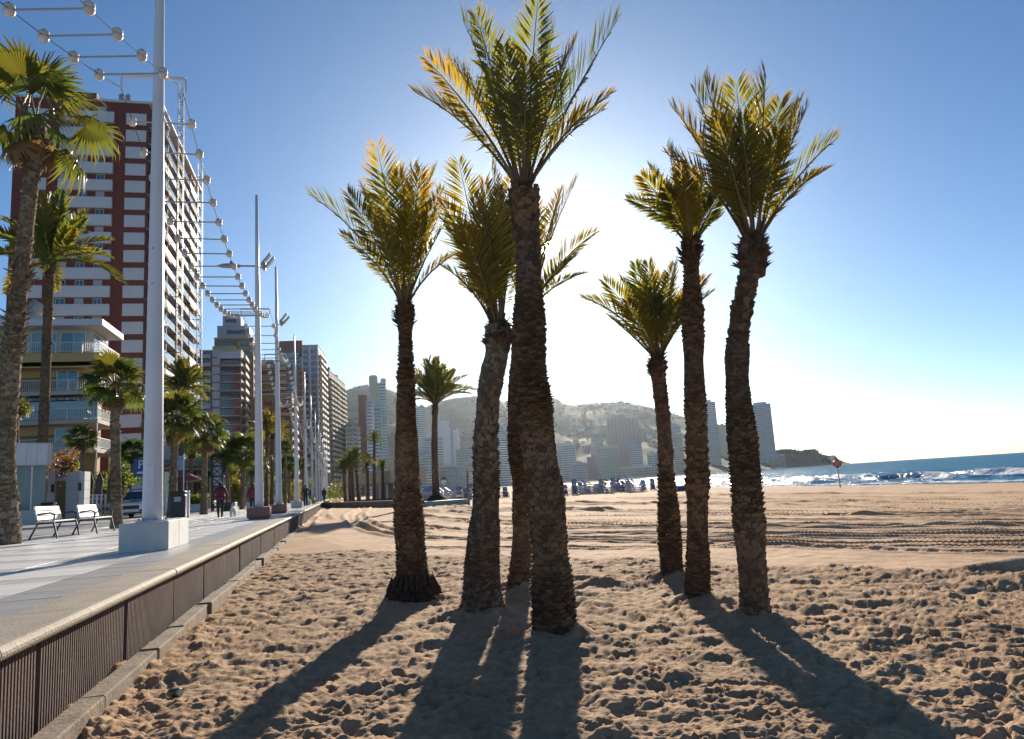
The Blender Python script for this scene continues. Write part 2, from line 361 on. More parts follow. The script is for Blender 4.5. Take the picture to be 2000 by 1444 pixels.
# apron of the same beach behind and beside the camera
ap = MB()
ys = [-60, -20, 0, 1.7]
for y0, y1 in zip(ys[:-1], ys[1:]):
    ap.add([(-1.85-.2475*y0, y0, -.02), (70, y0, -.9), (70, y1, -.9), (-1.85-.2475*y1, y1, -.02)], [(0, 1, 2, 3)])
aps = ap.build('beach_sand_behind', SAND); tag(aps, 'beach sand behind the viewpoint', 'sand', kind='structure')

# ------------------------------------------------------------ sea
def sea_material():
    m = bpy.data.materials.new('sea_water'); m.use_nodes = True; nt = m.node_tree; N = nt.nodes; L = nt.links
    b = N['Principled BSDF']; b.inputs['Roughness'].default_value = 0.2; b.inputs['IOR'].default_value = 1.33; b.inputs['Specular IOR Level'].default_value = 0.10
    tc = N.new('ShaderNodeTexCoord'); at_ = N.new('ShaderNodeAttribute'); at_.attribute_name = 'foam'
    def nz(s, d, st=(1, 1, 1)):
        mp = N.new('ShaderNodeMapping'); mp.inputs['Scale'].default_value = st; mp.inputs['Rotation'].default_value = (0, 0, .25); L.new(tc.outputs['Object'], mp.inputs[0])
        n = N.new('ShaderNodeTexNoise'); n.inputs['Scale'].default_value = s; n.inputs['Detail'].default_value = d; L.new(mp.outputs[0], n.inputs['Vector']); return n
    big = nz(.012, 4, (2.2, .35, 1)); rp = N.new('ShaderNodeValToRGB')
    rp.color_ramp.elements[0].color = (.015, .115, .22, 1); rp.color_ramp.elements[1].color = (.04, .20, .33, 1); L.new(big.outputs[0], rp.inputs[0])
    fo = nz(1.1, 8, (1.6, .8, 1)); ad = N.new('ShaderNodeMath'); ad.operation = 'ADD'; L.new(fo.outputs[0], ad.inputs[0]); L.new(at_.outputs['Fac'], ad.inputs[1])
    th = N.new('ShaderNodeMapRange'); th.inputs[1].default_value = 0.92; th.inputs[2].default_value = 1.10; L.new(ad.outputs[0], th.inputs[0])
    mx = N.new('ShaderNodeMixRGB'); L.new(th.outputs[0], mx.inputs[0]); L.new(rp.outputs[0], mx.inputs[1]); mx.inputs[2].default_value = (.78, .80, .80, 1)
    w1 = nz(.28, 5, (2.4, .8, 1)); w2 = nz(2.2, 4, (1.6, .8, 1))
    b1 = N.new('ShaderNodeBump'); b1.inputs['Strength'].default_value = 1; b1.inputs['Distance'].default_value = .9; L.new(w1.outputs[0], b1.inputs['Height'])
    b2 = N.new('ShaderNodeBump'); b2.inputs['Strength'].default_value = .8; b2.inputs['Distance'].default_value = .16; L.new(w2.outputs[0], b2.inputs['Height']); L.new(b1.outputs[0], b2.inputs['Normal'])
    # water seen at a glancing angle: mostly the body colour, part mirror of sky and sun
    df = N.new('ShaderNodeBsdfDiffuse'); gl = N.new('ShaderNodeBsdfGlossy'); gl.inputs['Roughness'].default_value = .24; mxs = N.new('ShaderNodeMixShader')
    L.new(mx.outputs[0], df.inputs[0]); L.new(b2.outputs[0], df.inputs['Normal']); L.new(b2.outputs[0], gl.inputs['Normal'])
    fm = N.new('ShaderNodeMapRange'); fm.inputs[3].default_value = .15; fm.inputs[4].default_value = .02; L.new(th.outputs[0], fm.inputs[0])
    L.new(fm.outputs[0], mxs.inputs[0]); L.new(df.outputs[0], mxs.inputs[1]); L.new(gl.outputs[0], mxs.inputs[2]); L.new(mxs.outputs[0], N['Material Output'].inputs[0]); N.remove(b)
    return m
SEA = sea_material()
ws = np.concatenate([np.arange(-10, 46, .28), np.geomspace(46, 9000, 90)])
yv = np.concatenate([np.linspace(-200, 30, 20), np.arange(31, 130, .55), np.geomspace(130, 9000, 160)])
WW, YS = np.meshgrid(ws, yv); XS = shore_x(YS) + WW
def n1(seed):
    r = np.random.default_rng(seed); a = r.uniform(0, 6.28, 12); k = r.uniform(.03, .5, 12); g = r.uniform(.3, 1, 12)
    return lambda t: sum(g[i]*np.sin(k[i]*t + a[i]) for i in range(12)) / 3.0
ZS = np.full(XS.shape, SEA_Z); FO = np.zeros(XS.shape)
for (w0, h, wd, seed) in [(5.5, .32, 1.0, 1), (11.5, .62, 1.2, 2), (19, .5, 1.5, 3), (27, .34, 2.0, 4), (38, .25, 2.4, 5)]:
    f_ = n1(seed); g_ = n1(seed+40)
    c = w0 + 1.6*f_(YS); amp = h*np.clip(.75 + .55*g_(YS*.8), .12, 1.4)
    d = (WW-c)/wd
    ZS += amp*np.where(d < 0, np.exp(-(d/.55)**2), np.exp(-(d/1.5)**2))
    FO = np.maximum(FO, np.where(w0 < 24, 1, .5)*np.clip(.25 + .6*g_(YS*.8 + 3), 0, .8)*np.where(d < 0, np.exp(-(d/2.2)**2), np.exp(-(d/.6)**2)))
FO = np.maximum(FO, .62*np.exp(-((WW-2.0)/3.2)**2) + .25*np.exp(-((WW-9)/6.0)**2))
ZS += .035*np.sin(YS*1.9 + WW*1.3)*(WW < 45) + .03*np.sin(YS*.7 - WW*2.1)*(WW < 45)
FO *= .9*(YS < 700)
sea_me = grid_mesh('sea', np.stack([XS, YS, ZS], -1).reshape(-1, 3), len(yv), len(ws), SEA)
fa = sea_me.attributes.new('foam', 'FLOAT', 'POINT'); fa.data.foreach_set('value', FO.astype(np.float32).ravel())
sea = link('sea', sea_me); tag(sea, 'blue sea with white surf breaking on the beach', 'sea', kind='structure')

# ------------------------------------------------------------ inland ground and far terrain
GROUND = mat('inland_ground', (0.30, 0.27, 0.23), .9, (.2, .18, .15), .02)
g = MB(); ptsL = [PW(-60, 5, .62), PW(420, 5, .62), Vector((60, 640, -.1)), Vector((130, 760, -.1)), Vector((260, 900, -.1)), Vector((480, 1080, -.1)), Vector((720, 1330, -.1)), Vector((900, 2600, 0)), Vector((300, 9000, 0)), Vector((-9000, 9000, 0)), Vector((-9000, -60, .62))]
g.add(ptsL, [tuple(range(len(ptsL)))]); gl = g.build('inland_ground', GROUND); tag(gl, 'ground under the town behind the beach', 'ground', kind='structure')
def hill_material(name, c1, c2, c3):
    m = mat(name, c1, .95, c2, .028, detail=12, spec=.1); return m
HILL = hill_material('hill_scrub', (.095, .105, .085), (.045, .056, .044), 0)
SCRUB = mat('hill_bushes', (.055, .072, .048), .95, (.035, .046, .032), .05, spec=.1)
def hill(name, prof, dist, depth, seed, label, amp=9):
    """ridge whose skyline passes through photograph points at the given distance; slopes down towards the viewer"""
    xs = np.linspace(prof[0][0], prof[-1][0], 150); ysk = np.interp(xs, [p[0] for p in prof], [p[1] for p in prof])
    nr = 46; V = []
    for j in range(nr):
        t = j/(nr-1)                                    # 0 foot .. 0.75 ridge .. 1 behind
        for i, x in enumerate(xs):
            top = atY(x, ysk[i], dist); zt = max(top.z, 1.0)
            if t <= .75:
                u = t/.75; Y = dist - depth*(1-u); z = zt*(u**1.15)*(0.92+.08*u); k = top.x/dist; X = k*Y
            else:
                u = (t-.75)/.25; Y = dist + depth*.8*u; z = zt*(1-u*u); X = top.x/dist*Y
            nn = mnoise.fractal(Vector((X*.006+seed, Y*.006, 0)), 1.0, 2.1, 6) if 0 < t < 1 else 0
            fade = math.sin(min(1, t/.75)*math.pi) if t < .75 else 0.0
            rough_ = mnoise.fractal(Vector((X*.03+seed, Y*.03, 3)), .9, 2.0, 4) if t > .2 else 0
            V.append((X, Y, z + amp*(nn*(.25 + 1.6*fade))*min(1, zt/60) + rough_*1.5*min(1, zt/60) - (1.2 if t == 0 else 0)))
    o = link(name, grid_mesh(name, np.array(V), nr, len(xs), HILL)); tag(o, label, 'hill', kind='structure')
    sb = MB(); rb = random.Random(seed*7); nx = len(xs)
    for _ in range(1500 if dist > 1600 else 500):
        j = int((.25 + .55*rb.random()**.8)*nr); i = rb.randrange(nx); p = Vector(V[min(j, nr-1)*nx+i])
        if p.z < 6 or mnoise.noise(Vector((p.x*.009, p.y*.009, seed))) < rb.uniform(-.25, .15): continue
        p += Vector((rb.uniform(-7, 7), rb.uniform(-6, 6), -.5)); s_ = rb.uniform(1.2, 3.4)*(1 if dist > 1600 else .6)
        q = [p + Vector((math.cos(a)*s_*rb.uniform(.7, 1.4), math.sin(a)*s_, -1.5)) for a in (0, 1.26, 2.51, 3.77, 5.03)]; m_ = [(v-p)*.75+p+Vector((0, 0, 1.5+s_*.45)) for v in q]; t_ = p + Vector((rb.uniform(-1, 1), 0, s_*1.1))
        sb.add(q+m_+[t_], [(k, (k+1) % 5, 5+(k+1) % 5, 5+k) for k in range(5)] + [(5+k, 5+(k+1) % 5, 10) for k in range(5)])
    sc_ = sb.build('scrub', SCRUB, o, fix=False); tag(sc_, kind='stuff'); return o
hill('hill', [(560, 800), (640, 772), (668, 763), (690, 756), (704, 752), (730, 753), (758, 759), (778, 766), (800, 782), (822, 792), (850, 800), (900, 815), (960, 840)], 2000, 800, 1, 'grey scrubby hill behind the tall twin-topped tower', 9)
hill('hill', [(760, 850), (810, 805), (845, 788), (862, 782), (885, 777), (905, 774), (930, 772), (955, 775), (985, 783), (1020, 800), (1080, 830), (1160, 860)], 1900, 750, 2, 'rounded grey hill behind the lone slim palm', 8)
hill('hill', [(960, 850), (1010, 815), (1050, 790), (1075, 776), (1087, 777), (1100, 787), (1125, 790), (1150, 787), (1180, 786), (1206, 784), (1230, 787), (1262, 793), (1282, 798), (1300, 803), (1338, 813), (1380, 825), (1430, 835), (1475, 850), (1500, 872)], 1950, 850, 3, 'villa-dotted hill between the palm groups', 5)
hill('headland', [(1440, 880), (1490, 882), (1525, 878), (1545, 877), (1560, 881), (1575, 878), (1592, 877), (1603, 887), (1617, 890), (1630, 889), (1638, 897), (1648, 902), (1660, 904.6)], 1500, 110, 4, 'low dark headland running out into the sea', 2)
# ------------------------------------------------------------ palms
PHX = leafmat('date_palm_leaf', (.074, .092, .021), (.17, .14, .022), (3.3, 2.85, 1.1), (.21, .12, .045), .30)
PHXD = leafmat('date_palm_leaf_far', (.065, .095, .025), (.17, .15, .03), (2.2, 2.1, 1.0), (.17, .12, .04), .25)
FAN = leafmat('fan_palm_leaf', (.045, .085, .022), (.14, .13, .025), (1.45, 1.4, .8), (.17, .12, .04), .2)
DRYF = leafmat('dry_palm_leaf', (.16, .11, .055), (.22, .15, .07), (1.6, 1.4, 1.0), (.2, .14, .08), .3)
RACH = mat('palm_leaf_stalk', (.17, .13, .045), .6, (.11, .07, .03), 3)
BARK1 = mat('palm_bark', (.20, .135, .088), .95, (.07, .045, .030), 11, bump=.6, bscale=60, spec=.15)
BARK2 = mat('palm_bark_grey', (.24, .18, .125), .95, (.085, .06, .042), 10, bump=.6, bscale=50, spec=.15)
BOOT = mat('palm_leaf_base', (.15, .095, .06), .9, (.05, .032, .022), 9, bump=.5, bscale=50, spec=.2)
FIBRE = mat('palm_fibre', (.10, .07, .045), .95, (.04, .028, .02), 20, spec=.1)

def scar_material(name, a, b):
    m = bpy.data.materials.new(name); m.use_nodes = True; N = m.node_tree.nodes; L = m.node_tree.links; bs = N['Principled BSDF']
    bs.inputs['Roughness'].default_value = .95; bs.inputs['Specular IOR Level'].default_value = .15
    at_ = N.new('ShaderNodeAttribute'); at_.attribute_name = 'tone'; tc = N.new('ShaderNodeTexCoord'); nz = N.new('ShaderNodeTexNoise'); nz.inputs['Scale'].default_value = 3.0; nz.inputs['Detail'].default_value = 5; L.new(tc.outputs['Object'], nz.inputs['Vector'])
    mx = N.new('ShaderNodeMath'); mx.operation = 'MULTIPLY'; L.new(at_.outputs['Fac'], mx.inputs[0]); L.new(nz.outputs[0], mx.inputs[1])
    rp = N.new('ShaderNodeValToRGB'); rp.color_ramp.elements[0].color = (*b, 1); rp.color_ramp.elements[1].color = (*a, 1); rp.color_ramp.elements[0].position = .04; rp.color_ramp.elements[1].position = .55; L.new(mx.outputs[0], rp.inputs[0]); L.new(rp.outputs[0], bs.inputs['Base Color'])
    n2 = N.new('ShaderNodeTexNoise'); n2.inputs['Scale'].default_value = 70; n2.inputs['Detail'].default_value = 4; L.new(tc.outputs['Object'], n2.inputs['Vector']); bp = N.new('ShaderNodeBump'); bp.inputs['Strength'].default_value = .6; bp.inputs['Distance'].default_value = .01; L.new(n2.outputs[0], bp.inputs['Height']); L.new(bp.outputs[0], bs.inputs['Normal'])
    return m
SCAR1 = scar_material('palm_scars', (.25, .165, .10), (.085, .055, .036)); SCAR2 = scar_material('palm_scars_grey', (.29, .22, .15), (.10, .074, .052))
def set_tone(o, mb):
    a = o.data.attributes.new('tone', 'FLOAT', 'POINT'); a.data.foreach_set('value', np.array(mb.tone, dtype=np.float32))
def set_tip(me, vals):
    a = me.attributes.new('tipness', 'FLOAT', 'POINT'); a.data.foreach_set('value', np.array(vals, dtype=np.float32))
def frond_mesh(name, P0, P1, arch, wid, rnd, n=58, leafm=PHX, roll=0.0, thick=.016, vee=.24, start=.17, lw=1.0, axis=None):
    """feather leaf from P0 to P1 (local space): stalk with two rows of narrow leaflets"""
    P0 = Vector(P0); P1 = Vector(P1); L = (P1-P0).length; ch = (P1-P0)/L
    upr = Vector((0, 0, 1)) - ch*ch.z
    if upr.length < .15: upr = Vector((math.cos(roll*3), math.sin(roll*3), 0)) - ch*ch.dot(Vector((math.cos(roll*3), math.sin(roll*3), 0)))
    upr.normalize()
    Cc = P0 + (P1-P0)*.55 + upr*(arch*L)
    def B(t): return P0*((1-t)**2) + Cc*(2*t*(1-t)) + P1*(t*t)
    def T(t): return ((Cc-P0)*(2*(1-t)) + (P1-Cc)*(2*t)).normalized()
    mb = MB(); tip = []; side0 = None
    ts = [0, .12, .3, .5, .7, .88, 1]
    mb.tube([B(t) for t in ts], [thick*(1.5-1.35*t) for t in ts], 5); nst = len(mb.f)
    tip += [0.0]*len(mb.v)
    for i in range(n):
        u = i/(n-1); t = start + (1-start)*(u**.92)*.995
        p = B(t); tg = T(t); nrm = (upr - tg*upr.dot(tg)).normalized(); sd = tg.cross(nrm)
        rr = roll; nr2 = nrm*math.cos(rr) + sd*math.sin(rr); sd2 = tg.cross(nr2)
        prof = (min(1, .30 + u*3.2)) * (1 - .62*max(0, (u-.45)/.55)**1.4)
        ang = rad(62 - 34*u)
        for sg in (-1, 1):
            if rnd.random() < .03: continue
            ln = wid*prof*rnd.uniform(.82, 1.12)
            a = ang*rnd.uniform(.8, 1.2); vv = vee*rnd.uniform(.5, 1.5)
            d = (tg*math.cos(a) + sd2*(sg*math.sin(a)) + nr2*vv).normalized()
            bw = d.cross(nr2 + sd2*rnd.uniform(-.6, .6)).normalized()*(lw*.0115*(.7+.5*prof))
            q = p + d*(ln*.42) ; e = p + d*ln + Vector((0, 0, -.06*ln*rnd.uniform(0, 2)))
            mb.add([p, q+bw, e, q-bw], [(0, 1, 2), (0, 2, 3)])
            tv = .55*t; tip += [tv, tv+.12, t*.6+.42, tv+.12]
    me = mb.mesh(name, leafm, fix=False); me.materials.append(RACH)
    me.polygons.foreach_set('material_index', [1]*nst + [0]*(len(mb.f)-nst)); set_tip(me, tip); return me

def scales(mb, path, rfun, rnd, rowh, wsc, out, seg_h, ragged=.35):
    """overlapping stubs of old leaf bases round a trunk; path: function u(0..len)->(centre, tangent)"""
    L = path.length; z = 0.0; row = 0; p1, p2 = rnd.uniform(0, 6), rnd.uniform(0, 6); rowh0, out0, h0 = rowh, out, seg_h
    while z < L:
        vm = 1 + .38*math.sin(z*2.1+p1) + .2*math.sin(z*5.3+p2); rowh = rowh0*vm; seg_h = h0*vm; out = out0*(1 + .6*math.sin(z*3.1+p2) + .3*math.sin(z*7+p1))
        c, tg = path(z); r = rfun(z); nn = max(7, int(2*math.pi*r/wsc)); ph = (row % 2)*.5 + rnd.uniform(-.1, .1)
        a0 = tg.cross(Vector((0, 1, .05))).normalized(); b0 = tg.cross(a0).normalized()
        for k in range(nn):
            th = 2*math.pi*(k+ph)/nn; hw = math.pi/nn*rnd.uniform(.82, 1.08)
            o = out*rnd.uniform(.35, 1.5) ; h = seg_h*rnd.uniform(.75, 1.3); dz = rowh*rnd.uniform(-ragged, ragged)
            def pt(t_, rr, zz):
                return c + tg*zz + (a0*math.cos(t_) + b0*math.sin(t_))*rr
            v = [pt(th-hw, r*.97, dz), pt(th+hw, r*.97, dz), pt(th+hw*.9, r+o*rnd.uniform(.75, 1), dz+h*.85), pt(th, r+o, dz+h), pt(th-hw*.9, r+o*rnd.uniform(.75, 1), dz+h*.85),
                 pt(th+hw*.8, r*.95, dz+h*1.05), pt(th-hw*.8, r*.95, dz+h*1.05)]
            mb.tone = getattr(mb, 'tone', []); mb.tone += [min(1, max(0, rnd.random() + .25*math.sin(z*1.7+p1)))]*7
            mb.add(v, [(0, 1, 2, 3, 4), (4, 3, 6), (3, 2, 5), (3, 5, 6), (0, 4, 6), (1, 5, 2)])
        z += rowh*rnd.uniform(.8, 1.2); row += 1
class Path:
    def __init__(s, pts):
        s.p = [Vector(p) for p in pts]; s.c = [0]
        for a, b in zip(s.p[:-1], s.p[1:]): s.c.append(s.c[-1] + (b-a).length)
        s.length = s.c[-1]
    def __call__(s, u):
        i = max(0, min(len(s.p)-2, int(np.searchsorted(s.c, u))-1)); t = (u-s.c[i])/(s.c[i+1]-s.c[i])
        return s.p[i].lerp(s.p[i+1], t), (s.p[i+1]-s.p[i]).normalized()
def resample(pts, rads, step):
    P = Path(pts); out = []; rr = []; n = max(2, int(P.length/step))
    # Catmull-like smoothing by averaging
    for i in range(n+1):
        u = P.length*i/n; acc = Vector((0, 0, 0)); ra = 0
        for k in (-1, 0, 1):
            uu = min(max(u + k*step*1.2, 0), P.length); acc += P(uu)[0]; ra += float(np.interp(uu, P.c, rads))
        out.append(acc/3); rr.append(ra/3)
    return out, rr

def date_palm(label, edges, base_px, crown, tips, seed, style, group, boot, extra=6, flare=None, fl=1.0):
    """edges: (y, xl, xr) of the trunk in the photograph, from the ground up, all at the distance of its foot"""
    rnd = random.Random(seed); foot = at(*base_px); Y = foot.y
    foot.z = sand_z(foot.x, foot.y) - .03
    root = empty('date_palm', foot, 0, label, 'palm tree', group)
    pts = []; rads = []
    for y, xl, xr in edges:
        c = atY((xl+xr)/2, y, Y); pts.append(c - foot); rads.append((xr-xl)/2*pscale(c)*.96)
    pts[0].z = min(pts[0].z, 0) - .05
    rp, rr = resample(pts, rads, .06); q1 = rnd.uniform(0, 6); rr = [r*(1 + .035*math.sin(i*.42+q1) + .02*math.sin(i*.93)) for i, r in enumerate(rr)]
    tr = MB(); tr.tube(rp, [r*.97 for r in rr], 20, jit=lambda i, k: 1 + .05*math.sin(i*1.7+k*2.1) + .03*math.sin(i*.6+k))
    tro = tr.build('trunk', BARK1 if style != 'plate' else BARK2, root, smooth=True, fix=False)
    P = Path(rp); rf = lambda u: float(np.interp(u, P.c, rr))
    sc = MB()
    if style == 'ring': scales(sc, P, rf, rnd, .030, .070, .018, .042)
    elif style == 'plate': scales(sc, P, rf, rnd, .046, .055, .015, .065, .5)
    else: scales(sc, P, rf, rnd, .036, .065, .016, .048, .45)
    so = sc.build('leaf_scars', SCAR1 if style != 'plate' else SCAR2, tro, fix=False); set_tone(so, sc); tag(so, kind='stuff')
    # old leaf bases below the crown
    cb = atY(*crown, Y) - foot
    bt = MB(); k0 = pscale(cb+foot)
    by0, by1, bw = boot                                  # pixel rows of the shaggy collar and its half width
    a = atY(crown[0], by1, Y)-foot; 
    nb = 120
    for i in range(nb):
        u = rnd.random(); th = rnd.uniform(0, 2*math.pi); c = a.lerp(cb, u); r = bw*k0*(.72 + .3*math.sin(math.pi*min(1, u*1.1+.15)))
        d = Vector((math.cos(th), math.sin(th), 0)); p = c + d*(r*.62); ln = rnd.uniform(.05, .13); w = rnd.uniform(.014, .032)
        tp = p + d*(rnd.uniform(.35, .75)*ln + r*.18) + Vector((0, 0, ln*rnd.uniform(.2, .95))); sd = d.cross(Vector((0, 0, 1)))*w
        bt.add([p-sd, p+sd, tp+sd*rnd.uniform(.15, .8), tp-sd*rnd.uniform(.15, .8), p-Vector((0, 0, .035))-d*.02], [(0, 1, 2, 3), (0, 4, 1), (4, 0, 3), (1, 4, 2), (3, 2, 4)])
    bt.tube([a-Vector((0, 0, .05)), a.lerp(cb, .5), cb, cb+Vector((0, 0, .06))], [bw*k0*.62, bw*k0*.78, bw*k0*.62, bw*k0*.3], 12)
    bo = bt.build('leaf_bases', BOOT, root, fix=False); tag(bo, kind='stuff')
    # fronds
    Ls = []
    for tpx in tips:
        x, y, dy = tpx[:3]
        tip = atY(x, y, Y+dy) - foot; d = tip - cb; Ls.append(d.length)
        b0 = cb + Vector((d.x, d.y, 0)).normalized()*bw*k0*.35 - Vector((0, 0, .03))
        ar = tpx[3]*1.35 if len(tpx) > 3 else rnd.uniform(.03, .09)
        me = frond_mesh('frond', b0, tip, ar, d.length*.26*fl*rnd.uniform(.9, 1.12), rnd, n=int(54 + 8*rnd.random()), roll=rnd.uniform(-.6, .6), thick=.013, axis=cb)
        link('frond', me, root)
    Lm = sum(Ls)/len(Ls)
    for i in range(extra):                               # the ones that stand towards and away from the viewer
        th = rnd.uniform(0, 2*math.pi); el = rnd.uniform(.95, 1.4)
        d = Vector((math.cos(th)*.55*math.cos(el), math.sin(th)*math.cos(el), math.sin(el)))*Lm*rnd.uniform(.6, .85)
        b0 = cb + Vector((math.cos(th), math.sin(th), 0))*bw*k0*.3
        link('frond', frond_mesh('frond', b0, cb+d, rnd.uniform(.02, .06), Lm*.2*fl, rnd, n=48, roll=rnd.uniform(-.6, .6), thick=.012), root)
    if flare:
        fm = MB(); hgt = .32
        for i in range(260):
            th = rnd.uniform(0, 2*math.pi); r0 = rads[0]*rnd.uniform(.9, 1.05); u = rnd.random()
            d = Vector((math.cos(th), math.sin(th), 0)); p = Vector((0, 0, hgt*u)) + d*(flare*(1-u)**1.3 + .16*u*1.0 + .10); q = Vector((0, 0, -.04)) + d*(flare*rnd.uniform(.85, 1.1)+.06)
            sd = d.cross(Vector((0, 0, 1)))*rnd.uniform(.008, .02)
            fm.add([p-sd, p+sd, q+sd, q-sd, (p+q)/2+d*.03], [(0, 1, 4), (1, 2, 4), (2, 3, 4), (3, 0, 4)])
        fm.lathe([(flare+.10, -.05), (flare*.8+.10, .06), (flare*.4+.14, .18), (.20, .33)], 20)
        fo = fm.build('root_mound', FIBRE, root, fix=False); tag(fo, kind='stuff')
    return root
GRP = 'date palms standing on the sand in front'
date_palm('leftmost date palm of the front group, flared root mound at foot',
    [(1172, 770, 848), (1120, 774, 837), (1080, 773, 832), (1000, 771, 825), (960, 771, 820), (900, 771, 818), (860, 772, 816), (800, 774, 812), (740, 778, 808), (660, 780, 804), (630, 776, 808), (596, 772, 810)],
    (808, 1172), (790, 588),
    [(609, 383, .1, .10), (680, 380, -.6), (708, 367, .5), (669, 460, -.3, .12), (736, 285, .1, .04), (756, 350, .6), (780, 335, -.5), (804, 325, .3), (822, 335, -.8), (849, 330, .2), (862, 372, -.4), (874, 390, .5), (868, 440, -.3), (894, 495, .1, .12), (735, 420, -.9), (830, 420, -.9)],
    1, 'ring', GRP, (586, 640, 21), 2, flare=.30)
date_palm('tallest date palm, nearest, with its trunk in front of the sun',
    [(1240, 1041, 1127), (1160, 1041, 1119), (1080, 1038, 1111), (1020, 1033, 1106), (960, 1026, 1101), (900, 1020, 1091), (840, 1014, 1081), (760, 1004, 1073), (730, 1002, 1066), (700, 1003, 1067), (640, 1003, 1064), (580, 1006, 1061), (500, 1006, 1057), (440, 1003, 1051), (400, 995, 1053), (372, 993, 1052)],
    (1083, 1244), (1022, 362),
    [(815, 183, .1, .10), (835, 119, -.3, .06), (904, 40, .2, .04), (928, 27, -.25, .03), (1050, 6, -.35, .02), (1082, 62, .4, .03), (1123, 85, -.15, .04), (1207, 37, .1, .02), (1193, 183, -.25, .10), (1178, 215, .2, .1), (985, 95, -.6), (1030, 120, -.7), (950, 140, .6), (1100, 150, .6), (880, 130, .5, .06)],
    2, 'ring', GRP, (352, 410, 27), 1, fl=1.08)
date_palm('thick-trunked date palm just left of the tallest one',
    [(1196, 901, 983), (1150, 902, 980), (1100, 906, 977), (1050, 914, 976), (1000, 921, 975), (940, 925, 976), (900, 926, 972), (860, 926, 971), (800, 930, 974), (760, 934, 980), (720, 938, 988), (700, 948, 992), (670, 945, 998), (640, 945, 1004)],
    (940, 1200), (974, 632),
    [(896, 317, .1, .02), (960, 328, .4), (860, 390, -.2, .07), (868, 432, .4, .1), (862, 520, -.2, .14), (899, 555, .1, .16), (925, 385, -.5), (945, 360, -.7), (975, 370, -.4), (985, 400, .5), (1000, 345, .6), (905, 440, -.8), (940, 430, .9), (1010, 420, .7)],
    3, 'plate', GRP, (628, 680, 34), 2, fl=1.05)
date_palm('date palm half hidden behind the tallest one, fronds beside the sun',
    [(1148, 991, 1043), (1100, 996, 1042), (1040, 1001, 1042), (1000, 1001, 1042), (940, 1000, 1042), (880, 994, 1042), (830, 990, 1040), (790, 991, 1038), (740, 994, 1036), (680, 998, 1036), (640, 1004, 1042), (615, 1008, 1046)],
    (1017, 1148), (1030, 600),
    [(1126, 353, .1, .05), (1162, 455, -.2, .10), (1140, 535, .2, .12), (1095, 375, .5), (1000, 400, .6), (960, 470, .5), (1045, 400, .9), (1125, 500, -.6, .1)],
    4, 'ring', GRP, (598, 640, 21), 3)
date_palm('shortest date palm, left of the pair at right',
    [(1132, 1288, 1339), (1100, 1288, 1334), (1060, 1287, 1330), (1000, 1285, 1327), (960, 1286, 1320), (915, 1287, 1313), (885, 1284, 1316), (860, 1284, 1313), (800, 1281, 1307), (740, 1273, 1300), (706, 1268, 1302)],
    (1312, 1132), (1284, 694),
    [(1140, 582, .1, .14), (1180, 550, -.4, .08), (1212, 545, .5, .06), (1242, 517, -.1, .03), (1267, 515, -.6, .02), (1290, 540, .5), (1317, 517, .3, .03), (1377, 545, .2, .06), (1390, 572, -.2, .10), (1225, 590, -.8), (1330, 590, -.8), (1255, 560, .8), (1190, 620, .6), (1350, 560, .6)],
    5, 'ring', GRP, (688, 735, 20), 3, fl=1.15)
date_palm('straight slim date palm between the shortest and the bent one',
    [(1174, 1334, 1388), (1140, 1338, 1387), (1100, 1341, 1386), (1050, 1341, 1384), (1000, 1341, 1383), (940, 1341, 1383), (900, 1340, 1382), (840, 1340, 1381), (800, 1338, 1379), (740, 1336, 1376), (680, 1334, 1375), (600, 1332, 1373), (560, 1336, 1366), (520, 1338, 1363), (500, 1336, 1364), (478, 1331, 1370)],
    (1362, 1174), (1350, 472),
    [(1228, 390, .1, .12), (1254, 346, -.3, .08), (1270, 330, .4, .05), (1304, 290, .1, .02), (1330, 320, -.5), (1350, 330, .5), (1375, 345, -.2), (1400, 352, .4), (1416, 368, -.3), (1410, 420, .1, .10), (1300, 370, -.7), (1340, 380, -.8)],
    6, 'mid', GRP, (468, 520, 22), 2, fl=1.2)
date_palm('rightmost date palm, bent trunk with shaggy bulging collar',
    [(1208, 1446, 1505), (1150, 1443, 1501), (1100, 1440, 1497), (1050, 1436, 1494), (1000, 1433, 1490), (950, 1429, 1487), (900, 1425, 1482), (850, 1422, 1477), (800, 1418, 1469), (740, 1416, 1463), (706, 1415, 1463), (657, 1423, 1461), (607, 1429, 1468), (570, 1438, 1475), (532, 1447, 1481), (506, 1447, 1494), (490, 1442, 1500)],
    (1475, 1210), (1470, 464),
    [(1302, 300, .1, .12), (1316, 212, -.3, .06), (1355, 174, .2, .03), (1377, 155, -.2, .02), (1438, 166, .5, .02), (1496, 144, -.2, .01), (1525, 200, .4), (1563, 199, .1, .03), (1575, 215, -.4, .04), (1635, 271, .1, .08), (1615, 330, -.1, .12), (1400, 240, -.7), (1450, 230, -.8), (1520, 260, -.7), (1395, 350, .3, .12), (1350, 260, .7)],
    7, 'mid', GRP, (456, 530, 37), 2, fl=1.12)

